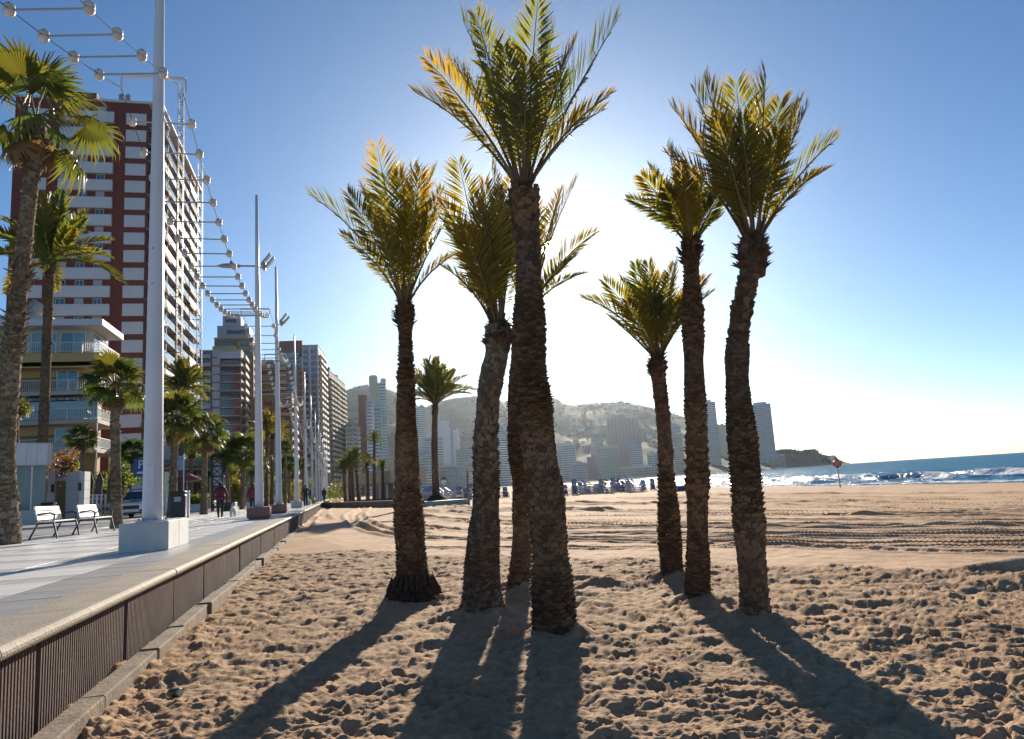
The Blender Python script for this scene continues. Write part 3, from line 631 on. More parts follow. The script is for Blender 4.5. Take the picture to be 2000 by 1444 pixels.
# ---- palms further off: shared leaf shapes
rndL = random.Random(77)
def fan_leaf(seed, dry=False):
    r = random.Random(seed); mb = MB(); tip = []
    mb.tube([(0, 0, 0), (.5, 0, .10), (1.0, 0, .12)], [.022, .016, .012], 4); tip += [0]*len(mb.v); ns = len(mb.f)
    n = 34
    for i in range(n):
        a = rad(-125 + 250*i/(n-1)); ln = (.62 + .30*math.cos(a*.7))*r.uniform(.9, 1.08)
        d = Vector((math.cos(a), math.sin(a), 0)); sd = Vector((-math.sin(a), math.cos(a), 0))
        b = Vector((1.0, 0, .12)); w = .045
        fold = .10*abs(math.sin(a)) ; m1 = b + d*(ln*.55) + Vector((0, 0, -.03 - fold*.3)); e = b + d*(ln*.92) + Vector((0, 0, -.12-.35*r.random()*ln)); e2 = e + Vector((d.x*.05, d.y*.05, -.22*r.uniform(.4, 1.4)))
        mb.add([b, m1+sd*w, m1-sd*w, e+sd*w*.35, e-sd*w*.35, e2, m1+Vector((0, 0, .022))], [(0, 1, 6), (0, 6, 2), (1, 3, 6), (6, 3, 4), (6, 4, 2), (3, 5, 4)])
        tip += [.1, .3, .3, .75, .75, 1.0, .3]
    me = mb.mesh('fan_frond', DRYF if dry else FAN, fix=False); me.materials.append(RACH)
    me.polygons.foreach_set('material_index', [1]*ns + [0]*(len(mb.f)-ns)); set_tip(me, tip); return me
FANS = [fan_leaf(i) for i in range(3)]; FANDRY = [fan_leaf(9, True)]
FEA = []
for i in range(3):
    r_ = random.Random(200+i)
    FEA.append(frond_mesh('feather_frond', (0, 0, 0), (1.0, 0, [.25, .1, -.05][i]), [.16, .22, .3][i], .24, r_, n=46, leafm=PHXD, thick=.012, vee=.25, start=.12, lw=1.5))
def joined(meshes_and_mats, name, mat_slots):
    vs = []; fs = []; mi = []; tip = []
    for me, M in meshes_and_mats:
        n = len(vs); vs += [tuple(M @ v.co) for v in me.vertices]; fs += [tuple(n+i for i in p.vertices) for p in me.polygons]; mi += [p.material_index for p in me.polygons]
        tip += [d.value for d in me.attributes['tipness'].data]
    m = bpy.data.meshes.new(name); m.from_pydata(vs, [], fs); m.update()
    for s_ in mat_slots: m.materials.append(s_)
    m.polygons.foreach_set('material_index', mi); set_tip(m, tip); return m
def crown_mats(kind, R, n, rnd, lo=None):
    out = []
    for i in range(n):
        u = (i+.5)/n; th = i*2.39996 + rnd.uniform(-.2, .2)
        if kind == 'fan': el = rad(78 - (118 if lo is None else 78-lo)*u**.9)
        else: el = rad(80 - (100 if lo is None else 80-lo)*u**.85)
        s = R*rnd.uniform(.85, 1.08)/(1.75 if kind == 'fan' else 1.0)
        me = rnd.choice(FANS) if kind == 'fan' else FEA[min(2, int(u*3))]
        out.append((me, Matrix.Rotation(th, 4, 'Z') @ Matrix.Rotation(-el, 4, 'Y') @ Matrix.Rotation(rnd.uniform(-.5, .5), 4, 'X') @ Matrix.Scale(s, 4)))
    if kind == 'fan':
        for i in range(max(4, n//4)):                    # dry skirt
            th = rnd.uniform(0, 6.28); s = R*rnd.uniform(.5, .75)/1.75
            out.append((FANDRY[0], Matrix.Translation((0, 0, -R*.12)) @ Matrix.Rotation(th, 4, 'Z') @ Matrix.Rotation(rad(58+20*rnd.random()), 4, 'Y') @ Matrix.Scale(s, 4)))
    return out
CROWNS = {}
def palm(kind, foot, top, R, r0, r1, label, group, seed, parts=False, n=None, name=None, bend=0.0, skirt=0.0, edges=None, lo=None, mid=None):
    """palm from foot to crown base (world points); crown radius R"""
    rnd = random.Random(seed); root = empty(name or ('fan_palm' if kind == 'fan' else 'date_palm'), foot, 0, label, 'palm tree', group)
    foot = Vector(foot); top = Vector(top) - foot; H = top.length
    n = n or (26 if kind == 'fan' else 34)
    pts = []; rr = []
    for i in range(15):
        t = i/14; pts.append(top*t + Vector((bend*math.sin(t*3.1), bend*.4*math.sin(t*4), 0))); rr.append((r0*(1-t)+r1*t)*(1+.25*math.exp(-t*H/.5)))
    if edges:
        pts = [atY((a+b)/2, y, foot.y)-foot for y, a, b in edges]; rr = [(b-a)/2*pscale(p+foot) for (y, a, b), p in zip(edges, pts)]; pts, rr = resample(pts, rr, .25)
    pts[0].z -= .1
    mb = MB(); mb.tube(pts, rr, 14, jit=lambda i, k: 1+.05*math.sin(i*2.3+k*1.9)); tro = mb.build('trunk', BARK2 if kind == 'fan' else BARK1, root, smooth=True, fix=False)
    P = Path(pts); sc = MB(); big = r0 > .22
    if parts: scales(sc, P, lambda u: float(np.interp(u, P.c, rr)), rnd, .10 if kind == 'fan' else .12, .14, .02, .12); so = sc.build('leaf_scars', SCAR2 if kind == 'fan' else SCAR1, tro, fix=False); set_tone(so, sc); tag(so, kind='stuff')
    # collar of old leaf bases
    cm = MB(); hh = R*.42 if kind == 'fan' else R*.22
    hh = max(hh, skirt)
    for i in range(220 if skirt else 90):
        u = rnd.random(); th = rnd.uniform(0, 6.28); d = Vector((math.cos(th), math.sin(th), 0)); rad_ = float(np.interp(P.length-hh*u, P.c, rr))
        uu = P.length-hh*u if not (mid and i % 3) else P.length*rnd.uniform(*mid)
        rad_ = float(np.interp(uu, P.c, rr)); p = P(max(.1, uu))[0] + d*(rad_*.9); ln = (.16 if kind == 'fan' else .12)*(1+R*.25)*rnd.uniform(.6, 1.3); w = .05*rnd.uniform(.6, 1.2)
        q = p + d*(ln*rnd.uniform(.4, .9)) + Vector((0, 0, ln*rnd.uniform(-.1, .7))); sd = d.cross(Vector((0, 0, 1)))*w
        cm.add([p-sd, p+sd, q+sd*.6, q-sd*.6, p-Vector((0, 0, .08))], [(0, 1, 2, 3), (4, 0, 3), (1, 4, 2), (3, 2, 4)])
    co = cm.build('leaf_bases', BOOT if not skirt else BARK2, root, fix=False); tag(co, kind='stuff')
    if parts:
        for me, M in crown_mats(kind, R, n, rnd, lo):
            o = link('frond', me, root); o.matrix_basis = Matrix.Translation(top) @ M
    else:
        key = (kind, seed % 3, n)
        if key not in CROWNS: CROWNS[key] = joined(crown_mats(kind, 1.0, n, random.Random(seed % 3 + 50)), 'crown', [FAN if kind == 'fan' else PHXD, RACH])
        link('crown', CROWNS[key], root, top, (0, 0, rnd.uniform(0, 6.28)), (R, R, R*rnd.uniform(.85, 1.05)))
    return root
def palm_px(kind, bx, by, tx, ty, Rpx, wpx, label, group, seed, surf='p', Y=None, **k):
    """foot and crown base from photograph pixels; the foot's distance comes from the surface it stands on (or Y)"""
    if Y is None:
        f = atP(bx, by) if surf == 'p' else at(bx, by, 0.0)
    else:
        f = atY(bx, by, Y); f.z = prom_z(off_of(f)) if surf == 'p' else 0.0
    t = atY(tx, ty, f.y); s = pscale(t)
    return palm(kind, f, t, Rpx*s, wpx*.5*pscale(f), wpx*.40*s, label, group, seed, **k)
G2 = 'palms along the promenade'
palm_px('fan', 18, 1063, 70, 232, 142, 52, 'tall fan palm at left edge, patchy trunk with old leaf bases', G2, 1, parts=True, n=12, skirt=1.0, mid=(.42, .66), edges=[(1064, -8, 40), (1000, -4, 33), (900, -2, 27), (820, -5, 30), (760, -1, 35), (700, 5, 40), (654, 13, 43), (620, 14, 48), (590, 22, 49), (520, 29, 56), (400, 43, 69), (320, 50, 78), (290, 44, 86), (235, 50, 88)])
palm_px('date', 78, 1000, 98, 512, 125, 19, 'tall date palm between the left-edge fan palm and red tower', G2, 2, Y=44, parts=True, n=32)
palm_px('fan', 228, 1032, 224, 752, 66, 19, 'fan palm beside the benches, left of the nearest white pole', G2, 3, parts=True, n=26, skirt=.9)
palm_px('fan', 165, 1006, 158, 858, 32, 12, 'small fan palm in front of the closed parasols', G2, 4, Y=48, parts=True, n=22)
palm_px('fan', 33, 1005, 30, 800, 30, 14, 'fan palm showing behind the patchy trunk at left edge', G2, 5, Y=55)
palm_px('fan', 257, 1000, 262, 885, 36, 12, 'fan palm behind the police car', G2, 6, Y=62)
palm_px('fan', 335, 1011, 343, 820, 64, 15, 'broad fan palm right of the nearest white pole', G2, 7, parts=True, n=28)
palm_px('date', 352, 995, 358, 762, 58, 11, 'dark date palm rising behind the broad fan palm', G2, 8, Y=60, parts=True, n=40)
palm_px('fan', 398, 1005, 400, 850, 50, 12, 'fan palm between the litter bin and the lattice pillar', G2, 9, parts=True, n=26)
palm_px('fan', 372, 995, 374, 880, 26, 9, 'thin fan palm left of the lattice pillar', G2, 10, Y=75)
palm_px('fan', 446, 997, 442, 882, 42, 9, 'fan palm right of the lattice pillar', G2, 11, Y=62)
palm_px('fan', 473, 995, 477, 885, 42, 9, 'fan palm above the red-jacketed walker\'s dog', G2, 12)
palm_px('fan', 490, 990, 494, 905, 34, 8, 'fan palm half hidden by the second white pole', G2, 13, Y=80)
palm_px('date', 520, 990, 522, 842, 42, 8, 'date palm with upright fronds between second and third poles', G2, 14, Y=82)
palm_px('date', 531, 988, 533, 850, 34, 7, 'date palm touching the third white pole', G2, 15, Y=95)
palm_px('fan', 557, 985, 558, 872, 15, 5, 'thin fan palm right of the third white pole', G2, 16, Y=105)
far = [(565, 905, 20), (545, 915, 16), (592, 905, 14), (572, 925, 14), (612, 915, 10), (455, 915, 20), (510, 925, 18), (628, 925, 8)]
for i, (x, y, R) in enumerate(far):
    hy = 905-(x-1655)*.0638
    palm_px('fan', x, hy+7, x, y, R, 4.5, ['small fan palm in front of the brick-and-glass block', 'small fan palm between the third and fourth poles', 'small fan palm behind the fourth pole', 'low fan palm at the foot of the fourth pole', 'small far fan palm behind the walker in black', 'small fan palm behind the lattice pillar\'s right side', 'small fan palm beside the second pole\'s right side', 'farthest small fan palm on the promenade'][i], G2, 30+i, Y=[110, 118, 140, 130, 170, 95, 100, 200][i])
GC = 'palms by the beach pavilion'
for i, (bx, tx, ty, R, lab) in enumerate([(675, 671, 918, 24, 'leftmost palm by the beach pavilion'), (684, 683, 912, 24, 'second palm from the left by the beach pavilion'), (690, 687, 905, 18, 'thin palm behind the second one by the pavilion'), (701, 694, 898, 30, 'bushiest palm by the beach pavilion'),
        (719, 717, 905, 20, 'palm left of the tall thin one by the pavilion'), (731, 731, 860, 21, 'tall thin palm above the beach pavilion'), (748, 747, 915, 18, 'rightmost palm by the beach pavilion')]):
    palm_px('date', bx, 980, tx, ty, R, 6.5, lab, GC, 60+i, surf='s', Y=100+3*i, n=26)
# the lone slim palm on its dark mound
fl = at(853, 985, 0); fl = atY(853, 985, 68); fl.z = 0
tl = atY(850, 792, 68)
pl = palm('date', fl, tl, 86*pscale(tl), .34, .24, 'lone slim date palm on a dark mound beyond the front palms', GC, 71, n=36, bend=-.12, parts=True, lo=12)
md = MB(); rr_ = random.Random(5)
for i in range(300):
    th = rr_.uniform(0, 6.28); r = 1.75*math.sqrt(rr_.random()); d = Vector((math.cos(th), math.sin(th), 0)); z = .95*(1-(r/1.75)**1.3); p = d*r+Vector((0, 0, z-.04)); s_ = rr_.uniform(.05, .16)
    md.add([p+Vector((s_, 0, 0)), p+Vector((-s_*.5, s_, 0)), p+Vector((-s_*.5, -s_, 0)), p+Vector((0, 0, s_*.8))], [(0, 1, 3), (1, 2, 3), (2, 0, 3)])
md.lathe([(1.9, -.1), (1.55, .2), (.9, .62), (.4, .95), (.2, 1.0)], 22); mo = md.build('root_mound', FIBRE, pl, fix=False); tag(mo, kind='stuff')
# ------------------------------------------------------------ promenade and sea wall
PAVE = mat('street_paving', (.40, .38, .36), .6, (.28, .265, .25), .7, bump=.25, bscale=6)
SLABA = mat('paving_slab_pale', (.84, .81, .77), .38, (.72, .69, .655), 1.3, bump=.12, bscale=25, spec=.6)
SLABB = mat('paving_slab_grey', (.60, .57, .54), .38, (.50, .475, .45), 1.7, bump=.12, bscale=25, spec=.6)
SLABC = mat('paving_slab_dark', (.40, .385, .37), .42, (.32, .31, .30), 1.5, bump=.12, bscale=25)
CAPM = mat('cap_stone', (.36, .30, .235), .75, (.25, .205, .16), 2.5, bump=.35, bscale=40, spec=.3)
PANM = mat('ribbed_panel', (.15, .105, .095), .8, (.095, .065, .06), 1.2, bump=.2, bscale=30, spec=.25)
CONC = mat('kerb_concrete', (.27, .215, .165), .9, (.16, .125, .10), 3, bump=.5, bscale=25, spec=.2)
JOINT = mat('joint_mortar', (.20, .19, .18), .9)
pr = MB(); osn = [0.03, .72, 2.0, 7.0, 14, 20, 26, 34, 60]
ss = list(np.linspace(-40, 300, 35))
for i in range(len(ss)-1):
    for j in range(len(osn)-1):
        a, b = osn[j], osn[j+1]; q = [(-b, ss[i], prom_z(b)-.02), (-a, ss[i], prom_z(a)-.02), (-a, ss[i+1], prom_z(a)-.02), (-b, ss[i+1], prom_z(b)-.02)]
        pr.add(q, [(0, 1, 2, 3)])
prom = pr.build('promenade', PAVE, None, PW(0, 0), (0, 0, PROT)); tag(prom, 'grey paving of the beach promenade', 'promenade', kind='structure')
# slabs 0.6 x 0.6 laid from the coping inland
SL = {}
for nm, m_ in (('A', SLABA), ('B', SLABB), ('C', SLABC)):
    SL[nm] = MB().box(-.295, .295, -.292, .292, -.03, .0).mesh('paving_slab_'+nm, m_)
rs = random.Random(8); cells = []
for i in range(int(70/.6)):
    for j in range(11):
        s_ = 2.2 + .6*i; o_ = .80 + .6*j
        k = 'C' if j == 0 else ('B' if (i % 3 == 2 or rs.random() < .08) else 'A')
        P = PW(s_, o_, prom_z(o_)); v = P-CAM; px = 1000 + FPX*v.dot(vR)/v.dot(vF); py = 722 - FPX*v.dot(vU)/v.dot(vF)
        vis = v.dot(vF) > .5 and -60 < px < 2000 and py < 1500
        cells.append((0 if vis else 1, v.length, s_, o_, k))
cells.sort(); rest = {'A': MB(), 'B': MB(), 'C': MB()}
for n_, (v_, d_, s_, o_, k) in enumerate(cells):
    z = prom_z(o_) - .001 + rs.uniform(-.0015, .0015)
    if n_ < 300 and v_ == 0:
        link('paving_slab', SL[k], prom, (-o_, s_, z), (rs.uniform(-.002, .002), rs.uniform(-.002, .002) + (.02 if o_ > 2 else 0), 0))
    else: rest[k].box(-o_-.295, -o_+.295, s_-.292, s_+.292, z-.03, z)
for k, m_ in (('A', SLABA), ('B', SLABB), ('C', SLABC)):
    o = rest[k].build('paving_slabs', m_, prom, fix=False); tag(o, kind='stuff')
# sea wall
wall = empty('sea_wall', PW(0, 0, 0), PROT, 'low promenade wall of brown ribbed panels with rounded stone coping', 'wall')
WE = 84.0
MB().box(-.60, -.16, -14, WE, -.5, .642).build('core', CONC, wall)
pm = MB(); pm.box(-.045, 0, -.985, .985, -.25, .60)
nrib = 42
for i in range(nrib):
    y = -.97 + 1.94*(i+.5)/nrib; pm.prism([(0, y-.014), (.028, y-.010), (.028, y+.010), (0, y+.014)], 'z', -.25, .598)
pme = pm.mesh('panel', PANM)
rs = random.Random(3)
for i in range(49):
    y = -12 + 2.0*i
    if y > WE-1: break
    link('panel', pme, wall, (-.112 + rs.uniform(-.006, .006), y, -.0 + rs.uniform(-.012, .006)), (rs.uniform(-.006, .006), rs.uniform(-.012, .012), rs.uniform(-.004, .004)))
cp = MB(); prof = [(-.498, .645), (-.498, .70)] + [(-.045+.045*math.sin(a)-.0, .655+.045*math.cos(a)) for a in np.linspace(0, math.pi*.95, 8)] + [(-.05, .612), (-.12, .612), (-.12, .645)]
cp.prism([(u, v) for u, v in prof], 'y', -.745, .745); cme = cp.mesh('coping_stone', CAPM)
for i in range(66):
    y = -13 + 1.5*i
    if y > WE: break
    link('coping_stone', cme, wall, (rs.uniform(-.004, .004), y, rs.uniform(-.002, .002)), (0, 0, rs.uniform(-.0015, .0015)))
# sand-worn kerb beams along the foot
km = [MB().bbox(0, .17, -l/2, l/2, -.2, .10, .012).mesh('kerb_beam', CONC) for l in (1.18, 1.58)]
y = 1.5; i = 0
while y < 30:
    l = (1.18, 1.58)[i % 2]; jig = .06 if i % 5 == 1 else 0.0
    link('kerb_beam', km[i % 2], wall, (.0 + jig*.6 + rs.uniform(-.02, .02), y+l/2, (.03 if y < 18 else -.01) + (.035 if i % 5 == 1 else 0) + rs.uniform(-.012, .01)), (rs.uniform(-.008, .008), rs.uniform(-.02, .02), rs.uniform(-.008, .008)))
    y += l+.02; i += 1
# low wall of the ramp that crosses the beach at the end
a = at(628, 992, 0); b = at(822, 991, 0); L_ = (b-a).length; ang = math.atan2(b.y-a.y, b.x-a.x)
rw = empty('ramp_wall', a, ang, 'low grey concrete ramp wall running onto the sand by the pavilion', 'wall')
for i in range(6):
    x0 = L_*i/6; pb('wall_segment', rw, x0+.01, x0+L_/6-.01, 0, .35, -.3, .55, CONC)
pb('ramp', rw, 0, L_, .36, 4.5, -.3, .42, PAVE)
pb('coping', rw, -.05, L_+.05, -.04, .40, .553, .64, CAPM)

# ------------------------------------------------------------ lamp posts
LPO = 1.16
POST_S = [13.2, 29.7, 39.5, 57.0, 74.5]
while POST_S[-1] < 230: POST_S.append(POST_S[-1] + 18)
REDST = mat('red_stone', (.30, .15, .12), .7, (.22, .11, .09), 3, bump=.3, bscale=30)
BLOCKW = mat('white_block', (.60, .585, .575), .7, (.50, .485, .475), 2, bump=.15, bscale=30)
def floodlight(parent, z, sx=1):
    for k in range(2):
        m = MB(); m.bbox(-.03, .03, -.16, .16, -.30, .30, .01); link('floodlight', m.mesh('floodlight', STEEL), parent, (.34 + .14*k, .0, z + .34 - .16*k), (0, rad(38), 0))
    MB().tube([(0, 0, z), (.30, 0, z), (.42, 0, z+.22)], .03, 6).build('floodlight_bracket', STEEL, parent)
    MB().bbox(.20, .34, -.1, .1, z-.10, z+.18, .01).build('ballast_box', STEEL, parent)
labels = ['nearest white lamp post on a big white block at the promenade edge', 'second white lamp post, on a red stone block, with flat lamp and floodlights', 'third white lamp post, red stone block, floodlights at the top', 'fourth white lamp post, with the walker in black beside it', 'fifth white lamp post along the promenade']
for i, s_ in enumerate(POST_S):
    lab = labels[i] if i < 5 else 'white lamp post far along the promenade, number %d from the viewer' % (i+1)
    if i >= 5: lab = ['sixth', 'seventh', 'eighth', 'ninth', 'tenth', 'eleventh', 'twelfth', 'thirteenth', 'fourteenth', 'fifteenth', 'sixteenth', 'seventeenth'][i-5] + ' white lamp post from the viewer along the promenade'
    lp = empty('lamp_post', PW(s_, LPO + (.10 if i == 0 else 0), .70), PROT, lab, 'lamp post', 'white lamp posts along the promenade')
    H = 13.2 if i else 13.6
    if i == 0:
        blk = MB().bbox(-.42, .33, -.38, .45, 0, .47, .008).build('base_block', BLOCKW, lp)
        MB().bbox(-.42, .33, .465, 1.3, 0, .468, .008).build('base_block', BLOCKW, lp); pz = .47
    else:
        red = i in (1, 2); b0 = MB(); w = .42
        b0.add([(-w*.8, -w*.8, 0), (w*.8, -w*.8, 0), (w*.8, w*.8, 0), (-w*.8, w*.8, 0), (-w, -w, .12), (w, -w, .12), (w, w, .12), (-w, w, .12), (-w, -w, .46), (w, -w, .46), (w, w, .46), (-w, w, .46)],
               [(3, 2, 1, 0), (0, 1, 5, 4), (1, 2, 6, 5), (2, 3, 7, 6), (3, 0, 4, 7), (4, 5, 9, 8), (5, 6, 10, 9), (6, 7, 11, 10), (7, 4, 8, 11), (8, 9, 10, 11)])
        b0.build('base_block', REDST if red else BLOCKW, lp); pz = .46
    r0 = .165; yb = 0
    MB().lathe([(r0, pz-.02), (r0*.985, pz+.3), (.085, 10.0), (.055, H)], 16, (0, yb, 0)).build('pole', POLE, lp, smooth=True)
    if i == 0:
        MB().lathe([(.26, pz), (.26, pz+.025)], 20).build('flange', POLE, lp); MB().bbox(-.06, .06, -.172, -.15, pz+.55, pz+.95, .006).build('access_door', POLE, lp)
        for a_ in range(6): MB().lathe([(.018, pz+.02), (.018, pz+.06)], 6, (.215*math.cos(a_*1.047), .215*math.sin(a_*1.047), 0)).build('anchor_bolt', STEEL, lp)
        for zz_ in (4.6, 5.25): MB().lathe([(.012, -.004), (.012, .004)], 8).build('bolt_hole', BLACKP, lp, (-.03, yb-.138, zz_), (rad(90), 0, 0))
    if i < 5:
        za = 8.62 if i == 0 else 8.35; mA = MB(); mA.tube([(-.63, yb, za), (.47, yb, za)], .035, 6); mA.tube([(-.63, yb, za), (-.63, yb, za-.25)], .018, 5); mA.tube([(.47, yb, za), (.47, yb, za-.25)], .018, 5); mA.build('cross_arm', POLE, lp)
    if i in (1, 2): floodlight(lp, 10.1 if i == 1 else 10.0)
    if i == 1:
        mL = MB(); mL.lathe([(.02, -.07), (.30, -.05), (.36, 0), (.25, .06), (.04, .09)], 16); o = mL.build('lamp_head', STEEL, lp, (-1.05, 0, 10.15), smooth=True); o.scale = (1.35, .6, 1)
        MB().tube([(0, 0, 10.15), (-.75, 0, 10.15)], .035, 6).build('lamp_arm', STEEL, lp)
        MB().lathe([(.05, 0), (.05, .1)], 8).build('photocell', BLACKP, lp, (-1.0, 0, 10.24))
# light garlands: rope ladders of lamps hung from post to post
GLM = mat('lamp_white', (.62, .59, .55), .5, (.45, .42, .38), 9)
lm = MB(); lm.lathe([(.015, -.11), (.055, -.095), (.085, -.055), (.088, -.015), (.065, .0), (.088, .012), (.088, .075), (.055, .085), (.02, .10)], 14)
lme = lm.mesh('lamp', GLM, smooth=True)
sock = MB().lathe([(.026, .082), (.026, .125)], 8).mesh('socket', DARK)
bar = MB().tube([(-.52, 0, 0), (.52, 0, 0)], .017, 6).mesh('crossbar', STEEL)
def garland(A, B, sag, n, label, parts=True):
    """A, B: (s, o, height) of the two ends"""
    PA = PW(A[0], A[1], .70); PB = PW(B[0], B[1], .70); dv = PB-PA; Ls = dv.length
    g = empty('light_garland', PA, math.atan2(-dv.x, dv.y), label, 'light garland', 'light garlands between the lamp posts')
    f = lambda t: (Ls*t, A[2] + (B[2]-A[2])*t - 4*sag*t*(1-t)); HWd = .53
    cab = {-1: [], 1: []}; rg = random.Random(int(A[0]*10))
    for i in range(0, n+1):
        t = i/n; y, z = f(t)
        for sg in (-1, 1): cab[sg].append((sg*HWd, y, z))
        if 0 < i < n:
            link('crossbar', bar, g, (0, y, z), (0, rg.uniform(-.012, .012), 0))
            for sg in (-1, 1):
                l_ = link('lamp', lme, g, (sg*(HWd+.01), y, z), (rg.uniform(-.1, .1), rg.uniform(-.1, .1), rg.random()*3), (.88, .88, .88))
                if parts: link('socket', sock, l_)
    for sg in (-1, 1): MB().tube(cab[sg], .008, 4).build('cable', DARK if sg < 0 else STEEL, g)
    return g
y1 = POST_S[0]
garland((y1-17, 4.4, 8.45), (y1, 1.38, 8.4), 1.2, 21, 'light garland overhead at top left, ending at the nearest lamp post')
garland((y1, 1.38, 8.4), (POST_S[1], LPO+.1, 8.1), 1.3, 20, 'light garland sagging from the nearest lamp post to the second one')
ORD = ['second', 'third', 'fourth', 'fifth', 'sixth', 'seventh', 'eighth', 'ninth', 'tenth', 'eleventh']
for i in range(1, 9):
    d = POST_S[i+1]-POST_S[i]
    garland((POST_S[i], LPO, 8.1), (POST_S[i+1], LPO, 8.1), .06*d+.2, max(8, int(d/.85)), 'light garland between the %s and %s lamp posts' % (ORD[i-1], ORD[i]), parts=i < 3)
# ------------------------------------------------------------ buildings
REDB = mat('tower_red', (.185, .042, .029), .75, (.15, .034, .023), .8)
PWHT = mat('panel_white', (.60, .59, .62), .7, (.50, .49, .52), .5)
CREAM = mat('render_cream', (.52, .46, .36), .8, (.42, .37, .28), .3)
TAN = mat('render_ochre', (.52, .34, .14), .8, (.42, .27, .11), .4)
TAND = mat('brick_tan', (.30, .18, .085), .85, (.20, .115, .055), 3, stretch=(1, 1, 5))
BRNB = mat('facade_brown', (.24, .165, .115), .8, (.18, .12, .085), .4)
BRICK = mat('facade_brick', (.22, .115, .085), .85, (.16, .08, .06), .8)
GREYF = mat('facade_grey', (.36, .36, .38), .8, (.29, .29, .31), .3)
LAV = mat('facade_lavender', (.42, .41, .47), .75, (.36, .35, .40), .3)
SLABM = mat('balcony_slab', (.44, .38, .31), .8, (.33, .28, .22), .6)
RAILW = mat('rail_white', (.62, .61, .60), .5)
GBLUE = glass('glass_blue', (.03, .085, .14)); GDARK = glass('glass_dark', (.018, .024, .03)); GTEAL = glass('glass_teal', (.05, .15, .19))
GPALE = glass('glass_pale', (.16, .24, .26), .12)
AWN = mat('awning_tan', (.36, .25, .14), .85, (.28, .19, .10), .8)
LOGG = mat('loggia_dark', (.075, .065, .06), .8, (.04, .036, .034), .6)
SHUT = mat('shutter_pale', (.46, .45, .47), .7)
def bld(name, label, s, o, zb=1.0, cat='building', group=None): return empty(name, PW(s, o, zb), PROT, label, cat, group)
# --- red and white tower
oT = 25.0; sT = s_at(277, oT); Y0 = sT
tw = bld('apartment_tower', 'red and white apartment tower behind the nearest lamp post', sT, oT)
W = 18.0; FL = 2.72; NF = 22; HT = NF*FL + 1.8; DP = 34.0
pb('wall', tw, -W, 0, 0, DP, -1, HT, REDB)
for f in range(NF):
    z = f*FL + 1.0
    if z < 1.5: continue
    if z > 12:
        pb('wall_panel', tw, -W*.906, -W*.754, -.07, .02, z, z+FL*.68, PWHT)
        pb('parapet', tw, -W*.66, -W*.259, -.55, .02, z, z+FL*.62, PWHT)
        for a, b in ((0, .18), (.35, .51), (.68, .84)):
            u0 = -W*.66 + W*.401*a; u1 = -W*.66 + W*.401*b
            wnd = pb('window', tw, u0, u1, -.05, .02, z+FL*.63, z+FL*.985, SHUT)
            if (f*7+int(a*10)) % 5 < 3:
                pb('pane', tw, u0+.12, (u0+u1)/2-.05, -.07, 0, z+FL*.66, z+FL*.94, GBLUE, wnd); pb('pane', tw, (u0+u1)/2+.05, u1-.12, -.07, 0, z+FL*.66, z+FL*.94, GBLUE, wnd)
    pb('wall_panel', tw, -W*.17, -W*.013, -.07, .02, z, z+FL*.68, PWHT)
    # sea side: balconies in three runs
    for (y0, y1) in ((.6, 11.2), (11.8, 22.2), (22.8, 33.4)):
        sl = pb('balcony_slab', tw, 0.01, 1.9, y0, y1, z-.08, z+.08, GREYF)
        pb('balustrade', tw, 1.78, 1.86, y0+.05, y1-.05, z+.12, z+1.12, [GTEAL, GBLUE, GTEAL, LAV][(f + int(y0)) % 4], sl)
        pb('balustrade_end', tw, .05, 1.78, y0+.03, y0+.08, z+.12, z+1.12, GBLUE, sl)
        pb('balcony_glazing', tw, -.03, .06, y0+.4, y1-.4, z+.10, z+FL-.35, GDARK)
        pb('divider', tw, .05, 1.7, (y0+y1)/2-.06, (y0+y1)/2+.06, z+.11, z+FL-.11, PWHT)
        if (f*3+int(y0)) % 4: pb('awning', tw, .9, 1.95, y0+.6, y0+.6+(y1-y0)*(.4+.1*((f*5) % 3)), z+FL-.62, z+FL-.14, AWN if (f+int(y0)) % 3 else PWHT)
pb('roof_slab', tw, -W-.2, 2.1, -.2, DP+.2, HT, HT+.35, PWHT); pb('roof_box', tw, -W*.75, -W*.45, 3, 12, HT+.36, HT+3.0, REDB)
for x in (-4.2, -3.2): MB().lathe([(.35, 0), (.35, 1.2), (.15, 1.35), (.5, 1.5), (.1, 1.9)], 10).build('chimney_cowl', STEEL, tw, (x, 1.4, HT+.35))
for z in (24.6, 33.1): MB().bbox(-W*.66-.05, -W*.66+.85, -.95, -.56, z, z+.65, .02).build('air_conditioner', SHUT, tw)
# hoist masts against the sea side
def mast(s, o, z0, z1, label, w=.75):
    m = empty('hoist_mast', PW(s, o, z0), PROT, label, 'hoist mast', 'hoist masts on the tower facade')
    H = z1-z0
    for sx in (-1, 1):
        for sy in (-1, 1): pb('chord', m, sx*w/2-.05, sx*w/2+.05, sy*w/2-.05, sy*w/2+.05, 0, H, MASTM)
    n = int(H/1.5); rm = MB(); dm = MB()
    for i in range(n):
        z = 1.5*i
        for sy in (-w/2, w/2):
            rm.box(-w/2, w/2, sy-.03, sy+.03, z, z+.07); a, b = (-w/2, w/2) if i % 2 else (w/2, -w/2); dm.tube([(a, sy, z), (b, sy, z+1.5)], .028, 4)
        for sx in (-w/2, w/2): rm.box(sx-.03, sx+.03, -w/2, w/2, z, z+.07)
    rm.build('rungs', MASTM, m); dm.build('bracing', MASTM, m)
    for z in range(6, int(H), 9): pb('wall_tie', m, -3.2 if o < 22 else -2.4, 0, -.04, .04, z, z+.08, MASTM)
MASTM = mat('mast_steel', (.16, .20, .22), .5, (.12, .14, .16), 2)
mast(s_at(347, oT-3.2), oT-3.2, 1.1, 1.1+HT+8, 'steel lattice hoist mast in front of the tower balconies')
